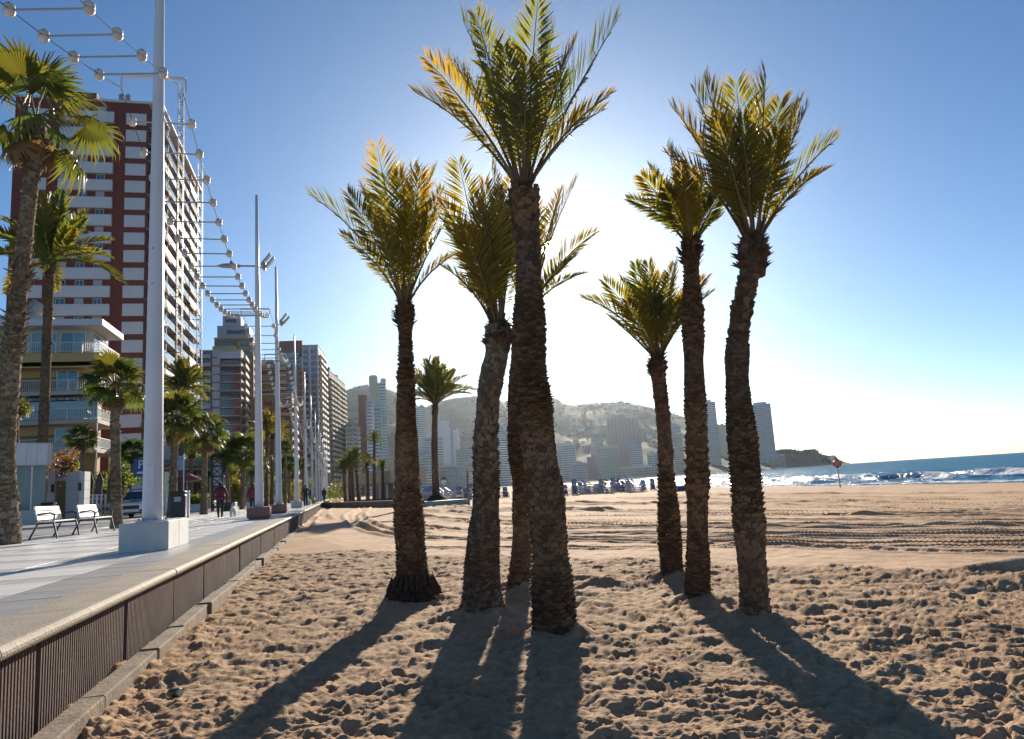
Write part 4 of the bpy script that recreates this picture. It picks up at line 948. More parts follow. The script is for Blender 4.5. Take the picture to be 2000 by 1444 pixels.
mast(s_at(388, oT-3.5), oT-3.5, 1.1, 64, 'steel lattice hoist mast at the far end of the tower')
# --- ochre low block with wrap-round balconies
oY = 20.5; sY = s_at(186, oY)
yb = bld('apartment_block', 'low ochre apartment block with wrap-round white balconies at left', sY, oY, 4.4)
W = 20.0; DP = 7.0
lev = [0, 3.0, 5.85, 8.65, 11.45, 14.3]                 # floor levels, top is the penthouse
pb('wall', yb, -W, -1.7, 1.6, DP, -4.5, 14.2, TAN)
for k_ in (0, -2.9):
    pb('balcony_slab', yb, -9.6, 0, 0, 1.59, k_-.42, k_, SLABM); pb('balcony_slab', yb, -1.69, 0, 1.6, DP, k_-.42, k_, SLABM)
    for y0 in (.05, 5.2): pb('post', yb, -.12, -.02, y0, y0+.1, k_+.01, k_+(2.55 if k_ == 0 else 2.45), RAILW)
    dr = pb('balcony_door', yb, -4.6, -2.0, 1.47, 1.63, k_+.02, k_+2.3, RAILW); pb('pane', yb, -4.4, -2.2, 1.44, 1.6, k_+.1, k_+2.2, GTEAL, dr)
for k in (1, 2, 3, 4):
    z = lev[k]
    sl = pb('balcony_slab', yb, -9.6, 0, 0, 1.59, z-.42, z, SLABM); sl2 = pb('balcony_slab', yb, -1.69, 0, 1.6, DP, z-.42, z, SLABM)
    if k < 4:
        pb('brick_band', yb, -9.6, -1.72, 1.5, 1.62, z+.0, z+1.55, TAND)
        gl = pb('balcony_door', yb, -4.2, -2.2, 1.47, 1.63, z+.02, z+2.2, RAILW); pb('pane', yb, -4.05, -3.25, 1.44, 1.6, z+.1, z+2.1, GTEAL, gl); pb('pane', yb, -3.15, -2.35, 1.44, 1.6, z+.1, z+2.1, GTEAL, gl)
        for y0 in (3,):
            gd = pb('balcony_door', yb, -1.72, -1.62, y0, y0+2.6, z+.02, z+2.2, RAILW); pb('pane', yb, -1.7, -1.58, y0+.12, y0+2.48, z+.1, z+2.1, GDARK, gd)
        for i in range(1): pb('post', yb, -.12, -.02, .02, .12, z+1.05, lev[k+1]-.43, RAILW)
        for y0 in (5.2,): pb('post', yb, -.12, -.02, y0, y0+.1, z+1.05, lev[k+1]-.43, RAILW)
for k in (1, 2, 3, 5):                                   # railings of thin bars
    z = lev[k] if k < 5 else 12.35
    x0 = -9.6 if k < 5 else -W
    r = MB(); r.box(x0, 0, .02, .07, z+1.0, z+1.06); r.box(x0, 0, .02, .07, z+.10, z+.14)
    n = int(-x0/.16)
    for i in range(n): r.box(x0+i*.16, x0+i*.16+.03, .03, .06, z+.14, z+1.0)
    for i in range(int(-x0/2.3)+1): r.box(x0+i*2.3, x0+i*2.3+.09, .01, .08, z, z+1.06)
    r.build('railing', RAILW, yb)
    r = MB(); r.box(-.07, -.02, .08, DP, z+1.0, z+1.06); r.box(-.07, -.02, .08, DP, z+.10, z+.14)
    for i in range(int(DP/.16)): r.box(-.06, -.03, .1+i*.16, .13+i*.16, z+.14, z+1.0)
    r.build('railing', RAILW, yb)
pb('parapet_band', yb, -W, 0, 0, .35, 10.9, 12.33, TAN); pb('parapet_band', yb, -.35, 0, .36, DP, 10.9, 12.33, TAN); pb('terrace', yb, -W, -.36, .36, DP, 12.0, 12.3, SLABM)
pb('penthouse', yb, -W, -1.2, 1.4, DP, 12.31, 15.0, CREAM)
for i in range(7):
    x = -W+.8+i*2.55; fr = pb('penthouse_window', yb, x, x+2.3, 1.3, 1.42, 12.5, 14.7, RAILW); pb('pane', yb, x+.1, x+1.1, 1.26, 1.4, 12.6, 14.6, GPALE if i % 2 else GTEAL, fr); pb('pane', yb, x+1.2, x+2.2, 1.26, 1.4, 12.6, 14.6, GPALE, fr)
for i in range(2): fr = pb('penthouse_window', yb, -1.22, -1.1, 1.8+i*2.5, 4.1+i*2.5, 12.5, 14.7, RAILW); pb('pane', yb, -1.2, -1.06, 1.95+i*2.5, 3.95+i*2.5, 12.6, 14.6, GPALE, fr)
pb('roof_slab', yb, -W-.2, .25, -.2, DP+.2, 15.02, 15.65, PWHT)
pb('roof_room', yb, -15, -5.2, 2.2, 6.5, 15.66, 16.6, CREAM)
MB().lathe([(.62, -.95), (.68, -.5), (.68, .9), (.6, 1.0)], 16).build('water_tank', STEEL, yb, (-6.9, 3.2, 17.3), (0, rad(35), 0))
# pierced block screens
for k in range(1, 5):
    z = lev[k]-.35; sc = pb('block_screen', yb, -13.2, -9.75, 1.35, 1.58, z+.2, z+2.75, SHUT)
    ho = MB()
    for i in range(9):
        for j in range(7): ho.box(-13.05+i*.37, -12.78+i*.37, 1.28, 1.36, z+.3+j*.345, z+.55+j*.345)
    o = ho.build('screen_openings', LAV if k % 2 else GREYF, yb)
aw = MB()
for i in range(17):
    x = -8.8+i*.5; aw.add([(x, 1.3, 8.3), (x+.49, 1.3, 8.3), (x+.49, .05, 7.95), (x, .05, 7.95), (x+.49, .05, 7.75), (x+.25, .05, 7.68), (x, .05, 7.75)], [(0, 1, 2, 3), (3, 2, 4, 5, 6)])
STRIPE = mat('awning_stripe', (.35, .33, .31), .8, (.10, .09, .09), 3.5, stretch=(1, 0, 0), detail=0)
aw.build('awning', STRIPE, yb)
gl = pb('glazed_balcony', yb, -9.2, -.1, .10, .16, 5.9, 7.6, GPALE)
# --- block behind the lattice pillar (two heights)
def grid_block(name, label, s, o, W, DP, H, FLh, wallm, cols, side, roofm, zb=1.0, fmin=0, band=None, extra=None, rot=None, world_pos=None):
    """cols: (u0,u1 as fractions from the left, kind, material) per storey on the front; side: list of the same along the sea side"""
    b = bld(name, label, s, o, zb) if world_pos is None else empty(name, world_pos, rot, label, 'building')
    pb('wall', b, -W, 0, 0, DP, -1, H, wallm); NFl = int(H/FLh)
    for f in range(fmin, NFl):
        z = f*FLh + .5
        for (u0, u1, kind, m_) in cols:
            x0 = -W + W*u0; x1 = -W + W*u1
            if kind == 'win': pb('window', b, x0, x1, -.16, .03, z+FLh*.28, z+FLh*.82, m_)
            elif kind == 'panel': pb('wall_panel', b, x0, x1, -.12, .03, z+FLh*.12, z+FLh*.95, m_)
            elif kind == 'balc':
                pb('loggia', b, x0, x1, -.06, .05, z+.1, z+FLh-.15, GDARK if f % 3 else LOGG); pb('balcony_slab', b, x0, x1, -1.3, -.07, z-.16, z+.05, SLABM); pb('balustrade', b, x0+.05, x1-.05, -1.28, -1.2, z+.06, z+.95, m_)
        for (v0, v1, kind, m_) in side:
            y0 = DP*v0; y1 = DP*v1
            if kind == 'win': pb('window', b, -.03, .10, y0, y1, z+FLh*.3, z+FLh*.8, m_)
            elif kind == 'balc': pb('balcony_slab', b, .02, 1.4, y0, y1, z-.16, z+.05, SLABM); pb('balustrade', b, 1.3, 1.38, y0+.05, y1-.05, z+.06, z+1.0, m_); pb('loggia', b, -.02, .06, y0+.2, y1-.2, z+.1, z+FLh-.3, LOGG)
    pb('roof_slab', b, -W-.15, .15, -.15, DP+.15, H, H+.4, roofm)
    return b
def corner(px, Y):
    hy = 905-(px-1655)*.0638; c = atY(px, hy, Y); c.z = 1.0; return c
b4 = grid_block('apartment_block', 'brown balconied apartment block behind the lattice pillar, lower part', 0, 0, 15, 16, 49, 2.72, BRNB,
    [(.02, .40, 'balc', GREYF), (.42, .57, 'panel', LAV), (.60, .98, 'balc', GDARK)], [(.05, .5, 'balc', GREYF), (.5, .95, 'balc', BRNB)], CREAM, fmin=3, world_pos=corner(472, 232), rot=PROT)
pb('roof_room', b4, -9, -2, 2, 9, 49.41, 51, TAN); pb('parapet', b4, -7, .1, -1.5, -1.31, 46.2, 48.6, LAV)
b4b = grid_block('apartment_tower', 'tan stepped tower with blue windows beside the second lamp post', 0, 0, 12.6, 18, 56, 2.72, TAND, [(.62, .95, 'panel', TAN), (.66, .93, 'win', GBLUE), (.1, .55, 'win', GBLUE)], [(.08, .32, 'win', GBLUE), (.4, .64, 'win', GBLUE), (.7, .94, 'win', GBLUE)], GREYF, fmin=3, world_pos=corner(497, 246), rot=PROT)
pb('upper_storeys', b4b, -12, -1.5, 2, 15, 56.4, 61, GREYF); pb('window', b4b, -9, -3, 1.9, 2.1, 58, 59.4, GDARK); pb('roof_room', b4b, -10.5, -4.5, 4, 12, 61.01, 65, GREYF); pb('window', b4b, -9.6, -6, 3.9, 4.1, 62.6, 63.8, GDARK)
# --- brick block with arched glass roofs and the white framed tower
b5 = grid_block('apartment_block', 'brick apartment block with arched glass roof behind the third lamp post', 0, 0, 15.5, 18, 56, 2.8, BRICK, [(.02, .35, 'balc', BRICK), (.45, .7, 'balc', TAN), (.74, .98, 'win', GBLUE)], [(.1, .5, 'balc', TAN), (.55, .9, 'balc', TAN)], CREAM, fmin=3, world_pos=corner(587, 300), rot=rad(12))
for x, w, z in ((-5.2, 4.6, 56.4),):
    v = MB(); v.prism([(x+w/2*math.cos(a), z + w*.95*math.sin(a)) for a in np.linspace(0, math.pi, 14)], 'y', 0, 8); v.build('arched_roof', GPALE, b5)
pb('roof_room', b5, -15, -10.5, 2, 9, 56.4, 58.5, BRICK)
b5b = grid_block('apartment_block', 'low tan block between the second and third lamp posts', 0, 0, 17, 16, 37, 2.9, TAND, [(.05, .3, 'win', GDARK), (.4, .6, 'win', GDARK), (.7, .95, 'balc', TAN)], [(.1, .9, 'balc', TAN)], CREAM, fmin=2, world_pos=corner(573, 255), rot=rad(13))
b6 = grid_block('apartment_tower', 'white framed tower with blue windows and sunlit slotted side', 0, 0, 17, 24, 68, 2.75, GREYF, [(.02, .18, 'balc', LAV), (.2, .52, 'balc', LAV), (.60, .74, 'win', GBLUE), (.82, .97, 'win', GBLUE)], [(.05, .3, 'balc', PWHT), (.36, .62, 'balc', PWHT), (.68, .95, 'balc', PWHT)], GREYF, fmin=4, world_pos=corner(627, 322), rot=rad(7.5))
pb('frame_pier', b6, -17*.42, -17*.38, -.35, 0, 0, 68, PWHT); pb('frame_pier', b6, -17*.23, -17*.19, -.35, 0, 0, 68, PWHT); pb('frame_pier', b6, -.5, .12, -.35, 0, 0, 68, PWHT)
pb('brick_crown', b6, -17.1, -6.8, -.4, 10, 63, 70.5, BRICK)
for x in (-14.8, -10.6):
    v = MB(); v.prism([(x+1.9*math.cos(a), 62.5 + 2.7*math.sin(a)) for a in np.linspace(0, math.pi, 12)], 'y', -.9, -.42); v.build('arched_roof', LAV, b6)
# --- the two tan slab towers
for (px, Yd, H, lab) in ((648, 425, 74, 'nearer of two tan towers with sunlit balcony edges'), (664, 455, 74, 'farther of two tan towers, next to the hill')):
    b = grid_block('apartment_tower', lab, 0, 0, 6.0 if px < 650 else 4.5, 30, H, 3.0, BRNB, [(.05, .45, 'balc', TAND), (.5, .95, 'win', GDARK)], [(.03, .3, 'balc', CREAM), (.36, .63, 'balc', CREAM), (.69, .97, 'balc', CREAM)], BRNB, fmin=3, world_pos=corner(px, Yd), rot=rad(4))
    MB().lathe([(2.0, 0), (2.0, 2.2), (1.6, 2.7)], 14).build('roof_drum', BRNB, b, (-2.4, 6, H+.4))
# --- far buildings, each placed by its pixel column and its distance
def far_block(label, x0, x1, ytop, Y, m_, fl=3.0, bands=None, turn=0.0, dep=16, roof=None, name='apartment_tower', wincol=None, side=None):
    xm = (x0+x1)/2; hy = 905-(xm-1655)*.0638
    c = atY(xm, hy, Y); W = (x1-x0)*pscale(c)*.97; H = atY(xm, ytop, Y).z
    az = math.atan2(-c.x, c.y) + turn
    b = empty(name, (c.x, c.y, 0), az, label, 'building', None)
    pb('wall', b, -W/2, W/2, 0, dep, -1.5, H, m_)
    n = int(H/fl)
    for f in range(1, n):
        z = f*fl
        if bands: pb('balcony_band', b, -W/2+.3, W/2-.3, -1.1, -.01, z, z+1.0, bands)
        if wincol:
            k = max(2, int(W/ (5.5)))
            pb('window_band', b, -W/2+.6, W/2-.6, -.12, -.005, z+1.15, z+2.5, wincol)
        if side: pb('balcony_band', b, W/2+.01, W/2+1.2, .5, dep-.5, z, z+1.0, side)
    pb('roof_slab', b, -W/2-.3, W/2+.3, -.3, dep+.3, H, H+.6, roof or m_)
    rf = random.Random(int(x0*7+ytop)); wq = W*rf.uniform(.2, .45); xq = rf.uniform(-.3, .1)*W
    pb('roof_room', b, xq, xq+wq, 3, 9, H+.61, H+rf.uniform(2.2, 4.5), roof or m_)
    if bands:
        for k in range(1, max(2, int(W/9))): pb('facade_pier', b, -W/2+W*k/max(2, int(W/9))-.25, -W/2+W*k/max(2, int(W/9))+.25, -1.25, -.02, 1, H-.2, m_)
    b['_H'] = H; b['_W'] = W
    return b
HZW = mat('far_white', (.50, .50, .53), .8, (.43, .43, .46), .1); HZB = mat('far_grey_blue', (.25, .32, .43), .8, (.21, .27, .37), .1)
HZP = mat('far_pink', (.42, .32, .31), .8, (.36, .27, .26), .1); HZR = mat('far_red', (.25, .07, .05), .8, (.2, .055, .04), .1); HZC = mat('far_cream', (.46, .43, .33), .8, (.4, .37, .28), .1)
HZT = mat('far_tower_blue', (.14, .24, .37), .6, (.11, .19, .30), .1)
GRN = mat('green_trim', (.12, .5, .22), .6)
b = far_block('low white balconied block right of the tan towers', 680, 704, 828, 470, CREAM, 2.9, PWHT, wincol=GDARK, side=PWHT, name='apartment_block')
far_block('narrow pale slab left of the low white block', 671, 681, 826, 500, LAV, 3, None, wincol=None, name='apartment_block')
b = far_block('rust red tower with pale side in front of the hill', 705, 722, 779, 640, HZR, 3, None, wincol=None); H = b['_H']; W = b['_W']; pb('crown_block', b, -W/2, W/2, 0, 10, H+.7, H+3.5, HZR)
far_block('pale blue-white slab beside the rust red tower', 720, 735, 783, 630, LAV, 3, None, wincol=GBLUE)
b = far_block('white balconied tower with a bright green vertical stripe', 735, 751, 784, 610, HZW, 3, PWHT, wincol=GDARK); pb('green_stripe', b, b['_W']*.28, b['_W']*.40, -1.4, -1.1, 2, b['_H'], GRN)
b = far_block('tall twin-topped cream tower in front of the grey hill', 728, 745, 752, 760, HZC, 3.1, None, wincol=None); MB().lathe([(4.6, 0), (4.6, 9), (3.6, 10.5)], 16).build('roof_drum', HZC, b, (0, 6, b['_H']+.6))
b = far_block('dark banded tower beside the twin-topped cream one', 745, 761, 748, 755, HZW, 3.1, None, wincol=GBLUE); MB().lathe([(3.0, 0), (3.0, 4), (2.2, 5)], 16).build('roof_drum', HZW, b, (b['_W']*.2, 6, b['_H']+.6))
far_block('tan block with bright balcony ends left of the front palm trunk', 762, 778, 850, 560, CREAM, 2.9, SLABM, side=PWHT, name='apartment_block')
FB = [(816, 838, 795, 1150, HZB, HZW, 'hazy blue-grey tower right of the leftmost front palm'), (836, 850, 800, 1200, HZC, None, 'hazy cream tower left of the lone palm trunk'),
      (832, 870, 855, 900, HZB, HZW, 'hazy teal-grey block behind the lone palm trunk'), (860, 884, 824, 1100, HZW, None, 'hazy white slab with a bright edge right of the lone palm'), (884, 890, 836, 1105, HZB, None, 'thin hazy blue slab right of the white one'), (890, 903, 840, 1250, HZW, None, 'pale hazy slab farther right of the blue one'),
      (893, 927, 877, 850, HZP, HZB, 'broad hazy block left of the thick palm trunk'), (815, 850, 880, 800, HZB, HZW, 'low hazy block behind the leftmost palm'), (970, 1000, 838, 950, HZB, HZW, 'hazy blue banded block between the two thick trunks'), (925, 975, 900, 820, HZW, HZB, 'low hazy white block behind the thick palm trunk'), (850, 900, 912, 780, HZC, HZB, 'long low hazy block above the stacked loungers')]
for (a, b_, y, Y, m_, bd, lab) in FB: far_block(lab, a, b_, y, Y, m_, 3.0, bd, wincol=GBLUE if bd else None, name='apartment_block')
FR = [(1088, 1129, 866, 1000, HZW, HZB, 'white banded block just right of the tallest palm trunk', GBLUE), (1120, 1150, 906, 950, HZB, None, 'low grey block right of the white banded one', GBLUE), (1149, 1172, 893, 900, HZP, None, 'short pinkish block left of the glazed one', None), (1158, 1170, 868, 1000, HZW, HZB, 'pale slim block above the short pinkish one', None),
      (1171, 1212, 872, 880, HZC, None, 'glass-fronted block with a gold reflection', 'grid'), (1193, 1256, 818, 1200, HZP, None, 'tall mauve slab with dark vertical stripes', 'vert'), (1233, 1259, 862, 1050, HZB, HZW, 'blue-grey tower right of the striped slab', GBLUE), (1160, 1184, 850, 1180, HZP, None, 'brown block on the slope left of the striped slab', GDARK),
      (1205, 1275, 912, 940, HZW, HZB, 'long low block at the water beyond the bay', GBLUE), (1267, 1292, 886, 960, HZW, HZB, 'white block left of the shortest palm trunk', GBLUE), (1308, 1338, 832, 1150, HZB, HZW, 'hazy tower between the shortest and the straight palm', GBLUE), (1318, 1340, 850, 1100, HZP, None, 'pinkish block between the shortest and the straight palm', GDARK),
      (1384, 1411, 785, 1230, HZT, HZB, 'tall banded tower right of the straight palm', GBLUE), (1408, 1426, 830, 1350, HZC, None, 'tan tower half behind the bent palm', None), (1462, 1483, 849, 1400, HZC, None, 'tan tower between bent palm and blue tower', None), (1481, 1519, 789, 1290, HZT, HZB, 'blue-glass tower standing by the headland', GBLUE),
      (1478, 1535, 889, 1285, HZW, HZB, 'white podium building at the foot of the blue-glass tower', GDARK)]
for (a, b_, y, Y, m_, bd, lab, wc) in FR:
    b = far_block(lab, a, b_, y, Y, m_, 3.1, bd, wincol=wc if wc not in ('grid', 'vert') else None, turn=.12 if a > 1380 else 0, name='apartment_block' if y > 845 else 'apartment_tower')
    H, W = b['_H'], b['_W']
    if wc == 'vert':
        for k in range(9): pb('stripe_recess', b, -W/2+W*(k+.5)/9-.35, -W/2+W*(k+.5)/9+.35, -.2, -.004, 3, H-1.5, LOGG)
        pb('roof_sign_post', b, -1, -.7, 2, 2.3, H+.6, H+7, STEEL)
    if wc == 'grid':
        for k in range(8):
            for f in range(1, int(H/3.1)): pb('window', b, -W/2+W*k/8+.4, -W/2+W*(k+1)/8-.4, -.15, -.004, f*3.1+.4, f*3.1+2.6, GTEAL)
    if 'blue-glass' in lab:
        pb('roof_room', b, -W*.35, W*.3, 2, 10, H+.61, H+4, HZB)
for o in bpy.data.objects:
    for k in ('_H', '_W'):
        if k in o: del o[k]
# villas on the slope
VR = mat('villa_roof', (.34, .20, .14), .85); rv = random.Random(12)
VL = [(1182, 792, 26), (1196, 790, 34), (1212, 789, 30), (1226, 791, 28), (1242, 797, 24), (1262, 800, 20), (1136, 796, 22), (1120, 826, 24), (1134, 838, 30), (1118, 845, 22), (1150, 832, 20), (1164, 842, 22), (1098, 800, 18), (1174, 822, 18), (1268, 852, 24), (1276, 866, 28), (1262, 874, 24), (1212, 806, 20), (1240, 812, 16)]
VLAB = ['leftmost long villa on the hill crest', 'broad white villa on the hill crest', 'crest villa above the striped slab', 'villa right of the crest centre', 'villa where the crest starts to fall', 'last villa on the falling crest', 'villa under the hilltop aerial', 'white villa high on the left slope', 'largest stepped villa on the left slope', 'villa lowest on the left slope', 'villa right of the stepped one on the left slope', 'villa left of the striped slab on the slope', 'villa just below the rocky hilltop', 'small villa above the brown slope block', 'upper villa right of the striped slab', 'terraced villa right of the striped slab', 'lower villa right of the striped slab', 'small villa below the crest centre', 'small villa below the falling crest']
for i, (x, y, w) in enumerate(VL):
    Y = 1850 if y < 800 else (1650 if y < 835 else 1480); c = atY(x, y, Y); s_ = pscale(c)
    v = empty('villa', c, math.atan2(-c.x, c.y) + rv.uniform(-.3, .3), VLAB[i], 'villa', 'villas on the hillside'); w_ = w*s_*.42; h = rv.uniform(3.5, 6)
    pb('wall', v, -w_/2, w_/2, 0, 10, -5, h, HZW if rv.random() < .7 else HZC); pb('upper_storey', v, -w_*.3, w_*.2, 2, 9, h+.01, h+2.6, HZW); pb('window_band', v, -w_*.4, w_*.4, -.15, -.01, h*.35, h*.75, GDARK); pb('roof', v, -w_*.5-.4, w_*.5+.4, -.4, 10.4, h+.02, h+.5, VR)
tm = empty('radio_mast', atY(1148, 788, 1900), 0, 'thin radio mast on the hill crest', 'radio mast'); MB().tube([(0, 0, -6), (0, 0, 14), (0, 0, 27)], [.7, .6, .25], 5).build('mast', STEEL, tm); MB().tube([(-2, 0, 9), (2, 0, 9)], .3, 4).build('crossbar', STEEL, tm)
# ------------------------------------------------------------ promenade buildings at ground level and street furniture
KW = mat('kiosk_white', (.55, .545, .53), .7, (.47, .465, .45), 1.2); KB = mat('kiosk_stone', (.33, .33, .36), .7, (.27, .27, .30), .8)
WOODW = mat('bench_slat', (.66, .64, .62), .5, (.56, .54, .52), 5); BRZ = mat('bronze_door', (.22, .15, .04), .5, (.16, .11, .03), 3)
# white pavilion at the left edge (front faces the sea and the viewer)
kA = atP(-40, 1026); kB = atP(84, 1021.5); kA = atY(-40, 1012, 38); kB = atY(88, 1009, 40.5)
for k_ in (kA, kB): k_.z = prom_z(off_of(k_))-.02
zk = kB.z; dv = kB-kA; kr = math.atan2(dv.y, dv.x); Lk = math.hypot(dv.x, dv.y)
ki = empty('beach_bar', (kA.x, kA.y, zk), kr, 'white flat-roofed pavilion with a green glass front at left edge', 'pavilion')
pb('plinth', ki, 0, Lk, 0, 4, -.5, .78, KW); pb('fascia', ki, -.1, Lk+.15, -.25, 4.2, 3.15, 4.4, KW); pb('back_wall', ki, 0, Lk, 3.6, 4, .79, 3.14, KB)
for i in range(4):
    x0 = i*Lk/4; fr = pb('window_frame', ki, x0, x0+.09, .02, .14, .79, 3.14, WHITE); pb('pane', ki, x0+.10, x0+Lk/4-.01, .05, .09, .80, 3.13, GPALE)
pb('side_wall', ki, Lk-.25, Lk-.02, .3, 3.58, .79, 3.14, KB)
for i in range(6): pb('fascia_board', ki, Lk/6*i-.1, Lk/6*(i+1)-.115, -.29, -.255, 3.2, 4.35, WHITE)
# gateway pillars with a bronze door, lamps
gA = atY(92, 1009, 41.5); gA.z = prom_z(off_of(gA))-.03
gt = empty('gateway', gA, PROT*.7, 'pale stone gateway with two pillars and a bronze door beside the pavilion', 'gateway')
sc = pscale(gA)
for nm, x0, x1, h in (('pillar', 0, 12*sc, 2.95), ('pillar', 32*sc, 56*sc, 2.8), ('pillar', 56.3*sc, 66*sc, 2.78)):
    p_ = pb(nm, gt, x0, x1, 0 if x0 < 2 else .15, .8, -.3, h, KB if x0 < 1.5 else KW)
    for j in range(5): pb('course_joint', gt, x0-.004, x1+.004, (0 if x0 < 2 else .15)-.006, .79, .2+j*.52, .215+j*.52, JOINT, p_)
pb('door', gt, 12*sc, 32*sc, .35, .42, -.2, 2.05, BRZ); pb('door_frame', gt, 12*sc, 32*sc, .3, .46, 2.06, 2.3, BRZ); pb('lintel', gt, 12*sc, 32*sc, .2, .6, 2.31, 2.62, KB)
for x in (9*sc, 58*sc): MB().bbox(x-.06, x+.06, -.12, 0.0, 1.7, 2.15, .01).build('wall_lamp', BLACKP, gt)
# creeper with brown flowers over the gate
LEAFG = leafmat('shrub_leaf', (.06, .10, .025), (.16, .13, .03), (2, 2, 1), (.2, .12, .04), .2); LEAFB = leafmat('brown_creeper_leaf', (.17, .09, .03), (.22, .12, .05), (2, 1.6, 1), (.3, .2, .15), .3)
def bush(name, label, c, rx, ry, rz, n, m_, seed, group=None, cat='shrub', leaf=.12, white=0, stem=True):
    r = random.Random(seed); root = empty(name, c, 0, label, cat, group); mb = MB(); tips = []; wb = MB()
    cl = [(Vector((r.uniform(-.7, .7), r.uniform(-.7, .7), r.uniform(.2, .9))), r.uniform(.25, .5)) for _ in range(14)]
    for i in range(n):
        cc, cr = r.choice(cl); d = Vector((r.gauss(0, 1), r.gauss(0, 1), r.gauss(0, 1))).normalized()*cr*(r.random()**.4)
        p = Vector(((cc.x+d.x)*rx, (cc.y+d.y)*ry, max(.02, (cc.z+d.z))*rz)); a = Vector((r.gauss(0, 1), r.gauss(0, 1), r.gauss(0, .7))).normalized()*leaf*r.uniform(.6, 1.4); b_ = a.cross(Vector((r.gauss(0, 1), r.gauss(0, 1), r.gauss(0, 1)))).normalized()*leaf*.4
        (wb if r.random() < white else mb).add([p-a, p+b_, p+a, p-b_], [(0, 1, 2, 3)])
    me = mb.mesh('foliage', m_, fix=False); set_tip(me, [r.random()*.6 for _ in mb.v]); o = link('foliage', me, root); tag(o, kind='stuff')
    if white: tag(wb.build('blossom', WHITE, root, fix=False), kind='stuff')
    if stem:
        st = MB()
        for i in range(5): st.tube([(r.uniform(-.1, .1), r.uniform(-.1, .1), 0), (r.uniform(-.5, .5)*rx, r.uniform(-.5, .5)*ry, rz*.6)], [.04, .015], 5)
        st.build('stems', FIBRE, root)
    return root
cr_ = atY(117, 905, 42); bush('creeper', 'rust-brown and green creeper with white blossom over the gateway', cr_ - Vector((0, 0, .9)), 1.25, .5, 1.6, 800, LEAFB, 5, white=.12, leaf=.11, cat='creeper')
cr2 = atY(137, 915, 42.3); bush('creeper', 'green end of the creeper above the right gate pillar', cr2 - Vector((0, 0, .6)), .6, .4, 1.2, 350, LEAFG, 6, leaf=.11, cat='creeper')
# benches
def bench(P, rz, label):
    b = empty('bench', P, rz, label, 'bench', 'slatted benches on the promenade')
    Wd = 1.75
    for sx in (-1, 1):
        x = sx*Wd/2*.96
        MB().tube([(x, -.30, 0), (x, -.20, .42), (x, -.22, .62), (x, -.12, .66), (x, .18, .64)], .024, 6).build('front_leg', DARK, b)
        MB().tube([(x, .36, 0), (x, .16, .40), (x, .26, .84)], .024, 6).build('rear_leg', DARK, b)
        MB().tube([(x, -.20, .40), (x, .18, .40)], .024, 6).build('seat_rail', DARK, b)
    for i in range(4): MB().bbox(-Wd/2, Wd/2, -.22+i*.105, -.125+i*.105, .425, .46, .006).build('seat_slat', WOODW, b)
    for i in range(3):
        o = MB().bbox(-Wd/2, Wd/2, -.018, .018, -.055, .055, .006).build('back_slat', WOODW, b, (0, .185+i*.033, .54+i*.125), (rad(-14), 0, 0))
    return b
bp1 = atP(110, 1050); bp2 = atP(186, 1041)
bench(bp1, PROT+rad(90), 'left of two white slatted benches by the nearest lamp post')
bench(bp2, PROT+rad(90), 'right of two white slatted benches by the nearest lamp post')
bench(atP(428, 1000), PROT+rad(90), 'white slatted bench behind the red-jacketed walker')
# bins
def bin_(P, label, h=1.05, w=.55, post=True):
    b = empty('litter_bin', P, PROT, label, 'litter bin'); MB().bbox(-w/2, w/2, -w/2, w/2, .05, h*.86, .04).build('body', BLACKP, b); MB().bbox(-w/2-.03, w/2+.03, -w/2-.03, w/2+.03, h*.88, h, .05).build('lid', BLACKP, b); MB().bbox(-.16, .16, -w/2-.035, -w/2-.005, h*.62, h*.8, .008).build('slot', STEEL, b)
    if post: MB().bbox(w/2+.05, w/2+.17, -.06, .06, 0, h*1.02, .01).build('post', WHITE, b)
bin_(atP(349, 1013), 'black litter bin beside the broad fan palm', 1.35, .68)
b2p = atP(93, 1026); bin_(atY(94, 1022, 33.0).xy.to_3d() + Vector((0, 0, .93)), 'dark bin between the pavilion and the left bench', 1.0, .5, False)
# lattice pillar
lpP = atP(426, 999); lpP = atY(426, 990, 62); lpP.z = prom_z(off_of(lpP))-.03
lt = empty('lattice_pillar', lpP, PROT, 'black lattice pillar with pale panels on the promenade', 'pillar')
Hh = atY(426, 868, 62).z - lpP.z; wl = .42
for sx in (-1, 1):
    for sy in (-1, 1): pb('upright', lt, sx*wl-.07, sx*wl+.07, sy*wl-.07, sy*wl+.07, 0, Hh, DARK)
pb('panel', lt, -wl+.08, wl-.08, -wl+.08, wl-.08, .3, Hh-.25, KW)
nb = 6
for i in range(nb+1): pb('ring', lt, -wl-.08, wl+.08, -wl-.09, wl+.09, .25+(Hh-.5)*i/nb, .39+(Hh-.5)*i/nb, DARK)
for i in range(nb):
    z0 = .39+(Hh-.5)*i/nb; z1 = .25+(Hh-.5)*(i+1)/nb
    for a_, b_ in (((-wl, z0), (wl, z1)), ((wl, z0), (-wl, z1))): MB().tube([(a_[0], -wl-.03, a_[1]), (b_[0], -wl-.03, b_[1])], .035, 4).build('cross_brace', DARK, lt); MB().tube([(wl+.03, a_[0], a_[1]), (wl+.03, b_[0], b_[1])], .035, 4).build('cross_brace', DARK, lt)
